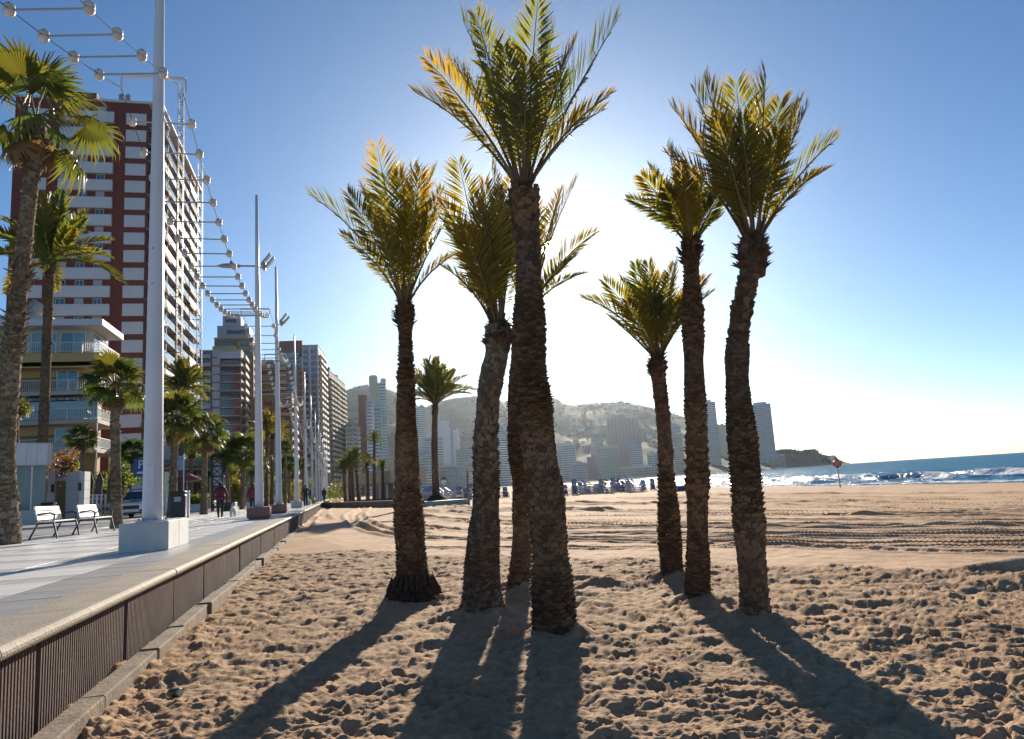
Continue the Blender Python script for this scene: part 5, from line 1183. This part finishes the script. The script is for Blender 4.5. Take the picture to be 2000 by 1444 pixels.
# terrace: closed parasols and white fence
PARM = mat('parasol_cloth', (.10, .085, .085), .9, (.06, .05, .05), 6)
for i, (x, lab) in enumerate(((175, 'leftmost closed dark parasol of the terrace'), (193, 'middle closed dark parasol of the terrace'), (216, 'rightmost closed dark parasol of the terrace'))):
    p = atY(x, 1000, 47); p.z = prom_z(off_of(p)); r = empty('parasol', p, 0, lab, 'parasol', 'closed parasols on the terrace')
    MB().lathe([(.05, .95), (.14, 1.05), (.20, 1.5), (.15, 1.75), (.19, 2.0), (.22, 2.35), (.12, 2.75), (.02, 2.95)], 10).build('folded_canopy', PARM, r, smooth=True); MB().tube([(0, 0, 0), (0, 0, 2.9)], .03, 6).build('pole', WHITE, r); MB().bbox(-.3, .3, -.3, .3, -.02, .08, .02).build('base', DARK, r)
fa = atY(172, 1000, 45.5); fb = atY(222, 998, 47.5); zf = prom_z(off_of(fa)); fd = fb-fa; fe = empty('terrace_fence', (fa.x, fa.y, zf), math.atan2(fd.y, fd.x), 'white square-grid fence round the terrace', 'fence'); Lf = fd.length
for i in range(7): pb('post', fe, Lf*i/6-.04, Lf*i/6+.04, -.04, .04, 0, 1.5, WHITE)
for z in (.45, .85, 1.25, 1.5): pb('rail', fe, 0, Lf, -.03, .03, z-.04, z+.02, WHITE)
for i in range(3):
    p = atY(180+16*i, 1008, 46.6); p.z = zf; c_ = empty('terrace_table', p, .3*i, ['left', 'middle', 'right'][i]+' white table behind the terrace fence', 'table', 'terrace tables'); MB().lathe([(.4, .72), (.4, .75)], 14).build('table_top', WHITE, c_); MB().tube([(0, 0, 0), (0, 0, .72)], .04, 6).build('leg', STEEL, c_); MB().lathe([(.25, 0), (.25, .03)], 12).build('base', STEEL, c_)
# blue parking sign
SIGNB = mat('sign_blue', (.02, .07, .28), .4); pp = atY(274, 1005, 58); pp.z = prom_z(off_of(pp)); ps = empty('parking_sign', pp, PROT*.5, 'blue parking sign with a white P behind the police car', 'sign')
zs = atY(274, 917, 58).z - pp.z; MB().tube([(0, .06, 0), (0, .06, zs+.9)], .04, 6).build('post', STEEL, ps); MB().bbox(-.55, .55, -.02, .02, zs-.55, zs+.85, .02).build('plate', SIGNB, ps)
def text(txt, parent, loc, size, m_, rot=(rad(90), 0, 0), name='lettering'):
    c = bpy.data.curves.new(name, 'FONT'); c.body = txt; c.size = size; c.extrude = .006; c.align_x = 'CENTER'; c.align_y = 'CENTER'
    tmp = bpy.data.objects.new('tmp_text', c); COL.objects.link(tmp); dg = bpy.context.evaluated_depsgraph_get(); me = bpy.data.meshes.new_from_object(tmp.evaluated_get(dg)); bpy.data.objects.remove(tmp); me.materials.clear(); me.materials.append(m_)
    return link(name, me, parent, loc, rot)
text('P', ps, (0, -.03, zs+.35), .95, WHITE); MB().bbox(-.3, .3, -.03, -.021, zs-.35, zs-.18, .004).build('arrow_bar', WHITE, ps)
pk = empty('cabinet', atY(277, 1000, 60).xy.to_3d() + Vector((0, 0, 1.0)), PROT, 'white cabinet behind the police car under the parking sign', 'cabinet'); pb('body', pk, -.8, .8, 0, .8, 0, 2.3, KW); pb('door', pk, -.7, .7, -.03, -.002, .1, 2.1, WHITE)
# pale blue banner sign and red-green shop fronts in the row under the palms
bs = atY(347, 990, 56); bs.z = prom_z(off_of(bs)); bn = empty('banner_sign', bs, PROT*.5, 'pale blue street banner on a post right of the nearest lamp post', 'sign'); zs = atY(347, 905, 56).z - bs.z
MB().tube([(.42, 0, 0), (.42, 0, zs+.7)], .05, 6).build('post', WHITE, bn); MB().bbox(-.45, .38, -.03, .03, zs-.55, zs+.55, .01).build('banner', mat('banner_blue', (.16, .27, .38), .6, (.30, .42, .50), 3), bn)
SHOPG = mat('shop_green', (.05, .30, .12), .6, (.03, .18, .07), 2); SHOPR = mat('shop_red', (.35, .05, .04), .6, (.25, .03, .03), 2)
def shop(px0, px1, Y, h, m_, label, seed):
    a = atY(px0, 990, Y); b_ = atY(px1, 988, Y+6); a.z = b_.z = prom_z(off_of(a)); d = b_-a; L = d.length; s_ = empty('shop', a, math.atan2(d.y, d.x), label, 'shop', 'shops under the towers'); r = random.Random(seed)
    pb('wall', s_, 0, L, .3, 5, -.3, h, CREAM); pb('canopy', s_, -.2, L+.2, -1.4, .29, h*.62, h*.70, DARK); pb('fascia', s_, 0, L, -.05, .28, h*.72, h*.92, m_); n = max(3, int(L/2.2))
    for i in range(n):
        w = pb('shop_window', s_, L*i/n+.1, L*(i+1)/n-.1, .12, .29, .3, h*.58, DARK); pb('pane', s_, L*i/n+.2, L*(i+1)/n-.2, .08, .2, .4, h*.55, r.choice([GDARK, GTEAL, GPALE]), w)
    for i in range(4): pb('display', s_, L*i/4+.4, L*i/4+1.2, -1.2, -.5, -.1, r.uniform(.8, 1.6), r.choice([m_, WHITE, AWN]))
shop(296, 362, 76, 7.5, GREYF, 'grey shop front left of the lattice pillar', 1)
shop(362, 420, 88, 8.0, SHOPG, 'shop front with green fascia behind the fan palms', 2)
shop(442, 520, 104, 7.0, LAV, 'pale shop front right of the lattice pillar', 3)
shop(528, 575, 140, 7.0, SHOPR, 'shop front with red fascia between the third and fourth poles', 4)
b9 = empty('shop_parasol', atY(365, 990, 68).xy.to_3d() + Vector((0, 0, 1.05)), .2, 'open red parasol in front of the green shop', 'parasol'); MB().lathe([(1.7, 2.55), (1.72, 2.62), (.9, 3.0), (.05, 3.3)], 8).build('canopy', SHOPR, b9); MB().tube([(0, 0, 0), (0, 0, 3.2)], .04, 6).build('pole', WHITE, b9); MB().lathe([(.3, 0), (.3, .08)], 10).build('base', DARK, b9)
# hedges and planters
for i, (x, y, Y, rx, rz, lab) in enumerate([(215, 1000, 60, 2.2, 3.0, 'dark hedge behind the terrace parasols'), (262, 1000, 70, 3.0, 5.0, 'tall dark shrubbery behind the police car'), (372, 1000, 64, 1.6, 1.2, 'flowering shrub in front of the green shop'), (456, 992, 92, 2.2, 5.0, 'dense shrub right of the lattice pillar'), (510, 990, 96, 2.4, 4.0, 'dense shrub behind the second lamp post'), (566, 985, 125, 2.6, 3.6, 'dense shrub behind the third lamp post'), (590, 983, 150, 3, 4.0, 'dense shrub behind the fourth lamp post'), (660, 975, 130, 3, 3.5, 'low shrub left of the pavilion palms')]):
    p = atY(x, y, Y); p.z = prom_z(off_of(p)) if x < 640 else 0; bush('shrub', lab, p, rx, 1.2, rz, 1100, LEAFG, 20+i, 'shrubs along the promenade', leaf=.20)
for i, (x, Y, lab) in enumerate([(380, 60, 'square planter left of the lattice pillar'), (448, 55, 'dark square planter by the walker\'s dog'), (495, 62, 'pale square planter behind the second lamp post')]):
    p = atY(x, 1000, Y); p.z = prom_z(off_of(p)); q = empty('planter', p, PROT, lab, 'planter', 'square planters'); MB().bbox(-.5, .5, -.5, .5, -.02, .62, .03).build('box', DARK if i == 1 else KW, q); MB().box(-.44, .44, -.44, .44, .6, .635).build('soil', FIBRE, q)
for i, x in enumerate((323, 326)):
    p = atY(x, 1000, 50+8*i); p.z = prom_z(off_of(p)); q = empty('bollard', p, 0, ['nearer', 'farther'][i]+' white bollard right of the nearest lamp post', 'bollard', 'white bollards'); MB().lathe([(.09, 0), (.09, 1.0), (.12, 1.02), (.12, 1.12), (.05, 1.18)], 10).build('post', WHITE, q); MB().lathe([(.16, 0), (.16, .05)], 10).build('foot', STEEL, q)
# ---------------------------------------------------------------- police car, nose towards the viewer
CARW = mat('car_white', (.62, .63, .66), .25, (.58, .59, .62), .5, spec=.7); CARB = mat('car_blue', (.03, .10, .32), .3, spec=.7); CARY = mat('car_yellow', (.6, .55, .06), .4); HEADL = mat('headlight', (.7, .72, .75), .1, spec=.9); RUB = mat('tyre_rubber', (.02, .02, .02), .85)
cP = atY(253, 1013, 45); cP.z = prom_z(off_of(cP)); car = empty('police_car', cP, PROT*.4+rad(8), 'white police car with blue and yellow marking behind the nearest lamp post', 'car')
def loft(secs):                                          # secs: list of (y, [(x,z)...]) half-profiles mirrored
    mb = MB(); n = None
    for y, pr_ in secs:
        ring = [(x, y, z) for x, z in pr_] + [(-x, y, z) for x, z in reversed(pr_)]; n = len(ring); mb.v += ring
    for i in range(len(secs)-1):
        for k in range(n): k2 = (k+1) % n; mb.f.append((i*n+k, i*n+k2, (i+1)*n+k2, (i+1)*n+k))
    mb.f.append(tuple(range(n))); mb.f.append(tuple((len(secs)-1)*n+k for k in range(n))); return mb
lo = lambda w, z0, z1, zt, wt: [(w*.9, z0), (w, z0+.15), (w, z1), (wt, zt), (0.001, zt+.02)]
loft([(0, lo(.78, .30, .72, .80, .6)), (.12, lo(.88, .24, .78, .90, .7)), (.9, lo(.93, .22, .92, 1.02, .74)), (1.15, lo(.93, .22, .95, 1.06, .76)), (4.2, lo(.93, .22, .98, 1.06, .80)), (4.45, lo(.86, .3, .95, 1.02, .7))]).build('body', CARW, car)
loft([(1.15, [(.80, 1.02), (.78, 1.06), (.001, 1.08)]), (1.95, [(.80, 1.02), (.66, 1.60), (.001, 1.64)]), (3.5, [(.80, 1.02), (.66, 1.62), (.001, 1.66)]), (4.3, [(.78, 1.02), (.70, 1.15), (.001, 1.17)])]).build('cabin', CARW, car)
ws = MB(); ws.add([(-.74, 1.20, 1.09), (.74, 1.20, 1.09), (.60, 1.90, 1.58), (-.60, 1.90, 1.58)], [(0, 1, 2, 3)]); o = ws.build('windscreen', GDARK, car, (0, -.03, .02))
for sg in (-1, 1):
    sw = MB(); sw.add([(sg*.80, 1.5, 1.08), (sg*.80, 3.6, 1.08), (sg*.675, 3.4, 1.56), (sg*.675, 2.0, 1.56)], [(0, 1, 2, 3)]); sw.build('side_window', GDARK, car, (sg*.012, 0, 0))
    MB().bbox(sg*.84-.18, sg*.84+.0, -.01, .18, .70, .83, .02).build('headlight', HEADL, car); MB().bbox(sg*.98-.09, sg*.98+.09, 1.35, 1.5, 1.02, 1.18, .03).build('wing_mirror', CARW, car)
    MB().bbox(sg*.66-.14, sg*.66+.14, -.02, .1, .36, .46, .01).build('fog_light', DARK, car)
    for y in (.85, 3.55):
        w_ = MB(); w_.lathe([(.2, -.12), (.34, -.10), (.34, .10), (.2, .12)], 18); wh = w_.build('wheel', RUB, car, (sg*.80, y, .34), (0, rad(90), 0)); MB().lathe([(.19, -.125), (.19, .125)], 10).build('rim', STEEL, wh)
    MB().box(sg*.945-.008, sg*.945+.008, 1.0, 4.1, .55, .82).build('side_stripe', CARB, car)
MB().bbox(-.52, .52, -.05, .03, .52, .74, .02).build('grille', BLACKP, car); MB().bbox(-.26, .26, -.075, -.055, .40, .50, .004).build('number_plate', WHITE, car); MB().bbox(-.75, .75, -.03, .1, .22, .34, .02).build('lower_bumper', BLACKP, car)
hd = MB(); hd.add([(-.55, .25, .945), (-.1, .25, .945), (-.2, .9, 1.06), (-.6, .9, 1.06)], [(0, 1, 2, 3)]); hd.build('bonnet_patch', CARY, car, (0, 0, .02)); hb = MB(); hb.add([(-.05, .25, .945), (.6, .25, .935), (.62, .9, 1.055), (-.12, .9, 1.06)], [(0, 1, 2, 3)]); hb.build('bonnet_patch', CARB, car, (0, 0, .02))
MB().bbox(-.55, .55, 2.0, 2.25, 1.69, 1.80, .02).build('light_bar', CARB, car)
# ---------------------------------------------------------------- people
SKIN = mat('skin', (.42, .24, .17), .6); HAIRD = mat('hair_dark', (.025, .018, .014), .7)
def person(label, P, head, h=1.68, stride=.25, top=None, legs=None, hair=HAIRD, arm=(.1, -.1), bulk=1.0, hood=False):
    root = empty('person', P, head, label, 'person'); k = h/1.70
    vs = []; es = []; rd = []; mt = []
    def V_(x, y, z, r, m_, par=None, ry=None):
        vs.append((x*k, y*k, z*k)); rd.append((r*k, (ry or r)*k)); mt.append(m_)
        if par is not None: es.append((par, len(vs)-1))
        return len(vs)-1
    b = bulk
    pel = V_(0, 0, .92, .145*b, 1); sp = V_(0, 0, 1.08, .14*b, 0, pel); chn = V_(0, .0, 1.28, .155*b, 0, sp); nk = V_(0, 0, 1.44, .06, 0, chn); hd_ = V_(0, .015, 1.52, .075, 3, nk); h2 = V_(0, .02, 1.60, .088, 3, hd_); V_(0, .01, 1.665, .055, 3, h2)
    for sg, st, ar in ((-1, stride, arm[0]), (1, -stride, arm[1])):
        hp = V_(sg*.09, 0, .84, .10*b, 1, pel); kn = V_(sg*.10, st*.45, .48, .068*b, 1, hp); an = V_(sg*.10, st*.9 - (.06 if st < 0 else 0), .10, .048, 1, kn); V_(sg*.10, st*.9+.05, .045, .045, 4, an); V_(sg*.11, st*.9+.17, .035, .035, 4, len(vs)-1)
        sh = V_(sg*.17*b, 0, 1.36, .075*b, 0, chn); el = V_(sg*.25*b, ar*.6-.02, 1.10, .056*b, 0, sh); wr = V_(sg*.27*b, ar*1.5, .87, .038, 0, el); pm_ = V_(sg*.27*b, ar*1.5+.03, .80, .032, 2, wr)
        for f_ in range(4): V_(sg*.27*b+(f_-1.5)*.016*.4, ar*1.5+.02+(f_-1.5)*.018, .715+.008*abs(f_-1.5), .009, 2, pm_)
        V_(sg*.27*b-sg*.02, ar*1.5+.065, .765, .010, 2, pm_)
    me = bpy.data.meshes.new('body'); me.from_pydata(vs, es, []); o = bpy.data.objects.new('tmp_body', me); COL.objects.link(o)
    o.modifiers.new('skin', 'SKIN'); sd = me.skin_vertices[0].data
    for i, r in enumerate(rd): sd[i].radius = r
    sd[0].use_root = True
    ss_ = o.modifiers.new('sub', 'SUBSURF'); ss_.levels = 1; ss_.render_levels = 1
    dg = bpy.context.evaluated_depsgraph_get(); bm_ = bpy.data.meshes.new_from_object(o.evaluated_get(dg)); bpy.data.objects.remove(o)
    for m_ in (top, legs, SKIN, hair, BLACKP): bm_.materials.append(m_)
    pts = np.array(vs)
    for p in bm_.polygons:
        c = np.array(p.center); i = int(np.argmin(((pts-c)**2).sum(1))); m_ = mt[i]
        if m_ == 3 and c[1] > .055*k and c[2] < 1.62*k: m_ = 2
        p.material_index = m_; p.use_smooth = True
    bm_.name = 'body'; link('body', bm_, root)
    # jacket hem and face features
    j = MB(); j.lathe([(.165*b*k, .86*k), (.175*b*k, .95*k), (.15*b*k, 1.08*k)], 14); jo = j.build('jacket_hem', top, root, smooth=True); jo.scale = (1.12, .82, 1)
    MB().tube([(0, .10*k, 1.55*k), (0, .125*k, 1.53*k)], [.012, .016], 6).build('nose', SKIN, root)
    for sg in (-1, 1): MB().lathe([(.008, -.004), (.008, .004)], 6).build('eye', DARK, root, (sg*.03*k, .098*k, 1.575*k), (rad(90), 0, 0))
    hr = MB(); hr.lathe([(.04, -.10), (.088, -.02), (.098, .04), (.06, .095), (.01, .108)], 12); ho = hr.build('hair', hair, root, (0, -.012*k, 1.60*k), smooth=True)
    return root
def cloth(name, c): return mat(name, c, .85, tuple(x*.7 for x in c), 8)
MAR = cloth('jacket_maroon', (.11, .018, .03)); BLK = cloth('trousers_black', (.018, .018, .02)); DGR = cloth('coat_dark', (.035, .04, .045)); RED = cloth('coat_red', (.18, .02, .025)); BLU = cloth('coat_navy', (.03, .04, .07)); YEL = cloth('vest_yellow', (.35, .33, .03))
pA = atP(430, 1011.5); away = math.atan2(.2402, .9707)
person('person in a maroon jacket and black trousers walking a white dog', pA, away, 1.66, .12, MAR, BLK, bulk=1.22, arm=(.06, .12))
pB = atP(494, 1003); person('person in a red coat half hidden by the second lamp post', pB, away, 1.7, .15, RED, BLK, bulk=1.15)
pC = atY(597, 988, 62); pC.z = prom_z(off_of(pC)); person('person in a dark coat walking away beside the fourth lamp post', pC, away, 1.78, .2, DGR, BLK, bulk=1.15)
pD = atY(633, 975, 84); pD.z = prom_z(off_of(pD)); person('person in navy near the end of the promenade', pD, away+2.6, 1.75, .2, BLU, BLK, bulk=1.15)
pE = atY(607, 980, 92); pE.z = .72; person('small far walker in black behind the fourth post', pE, away, 1.7, .2, BLK, BLK)
pF = atY(1129, 946, 210); pF.z = SEA_Z+.1; person('tiny lone figure at the water line left of the loungers', pF, 1.2, 1.75, .2, DGR, BLK)
# dogs
def dog(label, P, rz, m_, s=1.0):
    root = empty('dog', P, rz, label, 'dog'); vs = []; es = []; rd = []
    def V_(x, y, z, r, par=None):
        vs.append((x*s, y*s, z*s)); rd.append(r*s)
        if par is not None: es.append((par, len(vs)-1))
        return len(vs)-1
    p = V_(0, -.16, .34, .085); m_id = V_(0, 0, .335, .085, p); c = V_(0, .16, .35, .10, m_id); n_ = V_(0, .25, .45, .06, c); h_ = V_(0, .30, .52, .07, n_); V_(0, .40, .49, .035, h_)
    for sg in (-1, 1):
        V_(sg*.05, .29, .60, .018, h_)
        f1 = V_(sg*.065, .17, .26, .045, c); f2 = V_(sg*.065, .16, .13, .025, f1); f3 = V_(sg*.065, .17, .02, .022, f2)
        k1 = V_(sg*.07, -.13, .25, .055, p); k2 = V_(sg*.07, -.22, .13, .028, k1); V_(sg*.07, -.19, .02, .022, k2)
    t1 = V_(0, -.25, .42, .025, p); V_(0, -.28, .52, .018, t1)
    me = bpy.data.meshes.new('body'); me.from_pydata(vs, es, []); o = bpy.data.objects.new('tmp_dog', me); COL.objects.link(o); o.modifiers.new('skin', 'SKIN')
    for i, r in enumerate(rd): me.skin_vertices[0].data[i].radius = (r, r)
    me.skin_vertices[0].data[0].use_root = True
    q = o.modifiers.new('sub', 'SUBSURF'); q.levels = 1; dg = bpy.context.evaluated_depsgraph_get(); bm_ = bpy.data.meshes.new_from_object(o.evaluated_get(dg)); bpy.data.objects.remove(o); bm_.materials.clear(); bm_.materials.append(m_); bm_.polygons.foreach_set('use_smooth', [True]*len(bm_.polygons)); link('body', bm_, root)
    MB().lathe([(.07*s, 0), (.07*s, .025*s)], 10).build('collar', RED, root, (0, .215*s, .41*s), (rad(-45), 0, 0)); return root
dW = atP(455, 1011); dog('white dog on a lead beside the maroon-jacketed walker', dW, away, mat('dog_fur_white', (.55, .52, .50), .9), 1.15)
ld = MB(); a_ = pA + Vector((.33, .22, .86)); b_ = dW + PD*.25 + Vector((0, 0, .5)); ld.tube([a_, (a_+b_)/2 - Vector((0, 0, .12)), b_], .008, 4); tag(ld.build('dog_lead', DARK), 'thin dark lead from the walker\'s hand to the white dog', 'lead')
dY = atY(613, 985, 66); dY.z = .70; dog('tan dog in a yellow coat by the sea wall', dY, away, YEL, 1.5)
# ---------------------------------------------------------------- beach things
# stacked sun loungers
LBL = mat('lounger_blue', (.36, .38, .48), .7, (.14, .17, .30), 4); LWH = mat('lounger_frame', (.50, .50, .55), .5)
lg = MB()
for sx in (-.32, .32): lg.box(sx-.03, sx+.03, -.95, .95, .10, .16)
for y in (-.8, .8):
    for sx in (-.32, .32): lg.box(sx-.03, sx+.03, y-.03, y+.03, 0, .10)
lfr = lg.mesh('frame', LWH); sl_ = MB()
for i in range(9): sl_.box(-.3, .3, -.92+i*.21, -.78+i*.21, .16, .185)
lsl = sl_.mesh('sling', LBL); bk = MB()
bk.add([(-.3, .28, .19), (.3, .28, .19), (.3, .9, .55), (-.3, .9, .55), (-.3, .28, .16), (.3, .28, .16), (.3, .93, .52), (-.3, .93, .52)], [(0, 1, 2, 3), (7, 6, 5, 4), (0, 4, 5, 1), (1, 5, 6, 2), (2, 6, 7, 3), (3, 7, 4, 0)]); lbk = bk.mesh('backrest', LBL)
rl = random.Random(4); nst = 0
WHERE = ['behind the mound of the lone palm', 'left of the lone palm', 'right of the lone palm', 'before the hazy blocks', 'left of the thick trunk', 'between the two thick trunks', 'just right of the tallest trunk', 'in the row against the glitter', 'in the heaped row right of centre', 'by the tilted lounger', 'left of the shortest palm', 'right end of the row']
spots = [(832, 978, 74), (838, 972, 82), (872, 976, 78), (884, 970, 84), (897, 974, 80), (906, 966, 88), (915, 972, 84), (922, 966, 90), (978, 968, 92), (988, 968, 92), (1104, 972, 84), (1114, 968, 88), (1124, 970, 86), (1138, 965, 92), (1152, 964, 94), (1164, 963, 95), (1176, 963, 95), (1190, 962, 96), (1206, 962, 98), (1222, 964, 92), (1232, 963, 92), (1244, 963, 92), (1256, 963, 94), (1276, 960, 98), (860, 968, 92), (848, 966, 96), (825, 970, 90), (890, 968, 97), (902, 970, 95), (912, 968, 99), (880, 973, 93), (1132, 968, 89), (1145, 966, 97), (1158, 966, 90), (1183, 965, 90), (1198, 963, 99), (1214, 964, 97), (1238, 966, 88), (970, 970, 96)]
ORDN = ['first', 'second', 'third', 'fourth', 'fifth', 'sixth', 'seventh', 'eighth', 'ninth', 'tenth', 'eleventh', 'twelfth', 'thirteenth', 'fourteenth', 'fifteenth', 'sixteenth', 'seventeenth', 'eighteenth', 'nineteenth', 'twentieth', 'twenty-first', 'twenty-second', 'twenty-third', 'twenty-fourth', 'twenty-fifth', 'twenty-sixth'] + ['%s' % w for w in ('twenty-seventh', 'twenty-eighth', 'twenty-ninth', 'thirtieth', 'thirty-first', 'thirty-second', 'thirty-third', 'thirty-fourth', 'thirty-fifth', 'thirty-sixth', 'thirty-seventh', 'thirty-eighth', 'thirty-ninth', 'fortieth', 'forty-first')]
spots.sort()
for i, (x, y, Y) in enumerate(spots):
    P = atY(x, y, Y); z = sand_z(P.x, P.y); rz = rl.uniform(-.5, .5) + (1.57 if rl.random() < .4 else 0); nlev = rl.randint(4, 7)
    side_ = 'left of the thick trunk' if x < 950 else ('between the two thick trunks' if x < 1000 else 'right of the tallest trunk')
    for k in range(nlev):
        top_ = k == nlev-1
        r = empty('sun_lounger', (P.x+rl.uniform(-.05, .05), P.y+rl.uniform(-.05, .05), z+k*.20-.02), rz+rl.uniform(-.08, .08), 'blue and white sun lounger, %s from the sand in the %s stack from the left' % (ORDN[k], ORDN[i]), 'sun lounger', 'stacked sun loungers on the beach')
        link('frame', lfr, r); link('sling', lsl, r)
        link('backrest', lbk, r, None, (rl.uniform(-.25, .1) + (.35 if top_ else 0), 0, 0))
# tilted lounger leaning against a stack
P = atY(1228, 950, 91); r = empty('sun_lounger', (P.x, P.y, sand_z(P.x, P.y)+1.25), .3, 'sun lounger tilted up on top of the heaped row', 'sun lounger', 'stacked sun loungers on the beach'); r.rotation_euler = (rad(50), 0, 1.2); link('frame', lfr, r); link('sling', lsl, r)
# blue boat hull between the two right-hand palms
bh = atY(1330, 955, 80); bz = sand_z(bh.x, bh.y); bo = empty('rowing_boat', (bh.x, bh.y, bz), rad(20), 'blue boat hull on the sand between shortest and straight palm', 'boat'); BOATB = mat('boat_blue', (.03, .16, .36), .5)
hb = MB(); rings = []
for i in range(9):
    u = i/8; w = .62*math.sin(math.pi*(.12+.80*u))**.7; sh = .55+.28*(2*u-1)**2
    rings.append([(-2.0+4*u, w*math.cos(a), sh-(sh-.02)*math.sin(a)) for a in np.linspace(0, math.pi, 9)])
hb.v = [p for rg_ in rings for p in rg_]
for i in range(8):
    for k in range(8): hb.f.append((i*9+k, i*9+k+1, (i+1)*9+k+1, (i+1)*9+k))
hb.build('hull', BOATB, bo); 
for x in (-.8, .6): pb('thwart', bo, x-.12, x+.12, -.52, .52, .40, .44, LWH)
MB().tube([rings[i][0] for i in range(9)], .035, 5).build('gunwale', LWH, bo); MB().tube([rings[i][8] for i in range(9)], .035, 5).build('gunwale', LWH, bo)
# lifebuoy post at the water
lb = atY(1641, 950, 62); lb.z = sand_z(lb.x, lb.y)-.1; lbp = empty('lifebuoy_post', lb, math.atan2(-lb.x, lb.y), 'post with a red and white lifebuoy at the water\'s edge', 'lifebuoy post')
zt = atY(1640, 906, 62).z - lb.z; MB().tube([(0, 0, 0), (0, 0, zt-.2)], .05, 8).build('post', mat('post_tan', (.38, .29, .20), .8), lbp)
LR = mat('lifebuoy_red', (.45, .04, .03), .5); tor = MB(); n1_, n2_ = 24, 8; 
tor.v = [((.27+.065*math.cos(b_))*math.cos(a_), -.09+.065*math.sin(b_), zt+(.27+.065*math.cos(b_))*math.sin(a_)) for a_ in np.linspace(0, 2*math.pi, n1_, endpoint=False) for b_ in np.linspace(0, 2*math.pi, n2_, endpoint=False)]
tor.f = [(i*n2_+k, i*n2_+(k+1) % n2_, ((i+1) % n1_)*n2_+(k+1) % n2_, ((i+1) % n1_)*n2_+k) for i in range(n1_) for k in range(n2_)]
tor.build('lifebuoy', LR, lbp, smooth=True); MB().lathe([(.28, -.02), (.28, .02)], 20).build('back_board', mat('buoy_board', (.45, .35, .22), .7), lbp, (0, 0, zt), (rad(90), 0, 0))
for k in range(4):
    a_ = math.pi/4+k*math.pi/2; MB().lathe([(.067, -.035), (.067, .035)], 10).build('white_band', WHITE, lbp, (.27*math.cos(a_), -.09, zt+.27*math.sin(a_)), (0, -a_, 0))
# beach sign and bare post in the middle distance
sg_ = atY(868, 972, 92); sg_.z = 0; bsn = empty('beach_sign', sg_, .1, 'beach warning sign with a dark red emblem right of the lone palm', 'sign'); zt = atY(868, 937, 92).z; MB().tube([(0, 0, 0), (0, 0, zt+.4)], .04, 6).build('post', WHITE, bsn); MB().bbox(-.32, .32, -.03, -.0, zt-.5, zt-.05, .01).build('board', WHITE, bsn)
em = MB(); em.prism([(-.38, zt+.0), (.38, zt+.0), (.38, zt+.16), (.12, zt+.18), (.08, zt+.42), (-.08, zt+.42), (-.12, zt+.18), (-.38, zt+.16)], 'y', -.06, -.035); em.build('emblem', mat('emblem_red', (.16, .02, .03), .6), bsn)
bpz = atY(916, 985, 60); bpo = empty('beach_post', (bpz.x, bpz.y, sand_z(bpz.x, bpz.y)-.1), 0, 'bare grey wooden post on the beach left of the thick trunk', 'post'); MB().tube([(0, 0, 0), (0, 0, 2.9)], [.085, .075], 8).build('shaft', mat('post_grey', (.20, .18, .16), .85), bpo); MB().lathe([(.085, 0), (.06, .05)], 8).build('cap', STEEL, bpo, (0, 0, 2.9))
# beach pavilion behind the palm cluster
pa = atY(676, 966, 128); pbv = atY(768, 962, 118); pa.z = pbv.z = 0; d_ = pbv-pa; L = d_.length; pv_ = empty('beach_pavilion', pa, math.atan2(d_.y, d_.x), 'pale open beach pavilion with a heavy flat roof behind the small palms', 'pavilion')
pb('floor', pv_, 0, L, 0, 6, -.5, .5, CONC); pb('roof', pv_, -.4, L+.4, -.6, 6.4, 3.0, 4.9, CREAM); pb('back_wall', pv_, 0, L, 5.5, 5.9, .51, 2.99, KB); pb('roof_edge', pv_, -.5, L+.5, -.7, 6.5, 2.80, 2.99, KB)
for i in range(8): pb('column', pv_, L*i/7-.12, L*i/7+.12, .1, .35, .51, 2.79, WHITE)
# drinks can in the sand
cc = at(342, 1357, 0); cz = sand_z(cc.x, cc.y); can = empty('drinks_can', (cc.x, cc.y, cz+.03), 0, 'dented green drinks can lying in the sand near the wall', 'can'); can.rotation_euler = (rad(84), 0, rad(64))
CANG = mat('can_green', (.03, .12, .09), .3, (.05, .07, .06), 25, metal=.0); ALU = mat('can_aluminium', (.5, .5, .5), .3, metal=.8)
MB().lathe([(.030, -.055), (.033, -.05), (.033, .0), (.0315, .015), (.033, .045)], 18).build('can_body', CANG, can, smooth=True); MB().lathe([(.033, .045), (.027, .057), (.027, .06)], 18).build('rim', ALU, can); MB().lathe([(.026, .0555), (.026, .0575)], 18).build('lid', ALU, can)
# ------------------------------------------------------------ haze
zz = MB().box(-9500, 9500, -300, 9500, -4.5, 312)
HZ = bpy.data.materials.new('haze'); HZ.use_nodes = True; hn = HZ.node_tree
hn.nodes.remove(hn.nodes['Principled BSDF'])
pv = hn.nodes.new('ShaderNodeVolumePrincipled'); pv.inputs['Color'].default_value = (.78, .89, 1.0, 1); pv.inputs['Density'].default_value = 0.000021; pv.inputs['Anisotropy'].default_value = .78
hn.links.new(pv.outputs[0], hn.nodes['Material Output'].inputs['Volume'])
hz = zz.build('haze', HZ); tag(hz, 'thin pale sea haze over bay and hills', 'haze', kind='stuff')
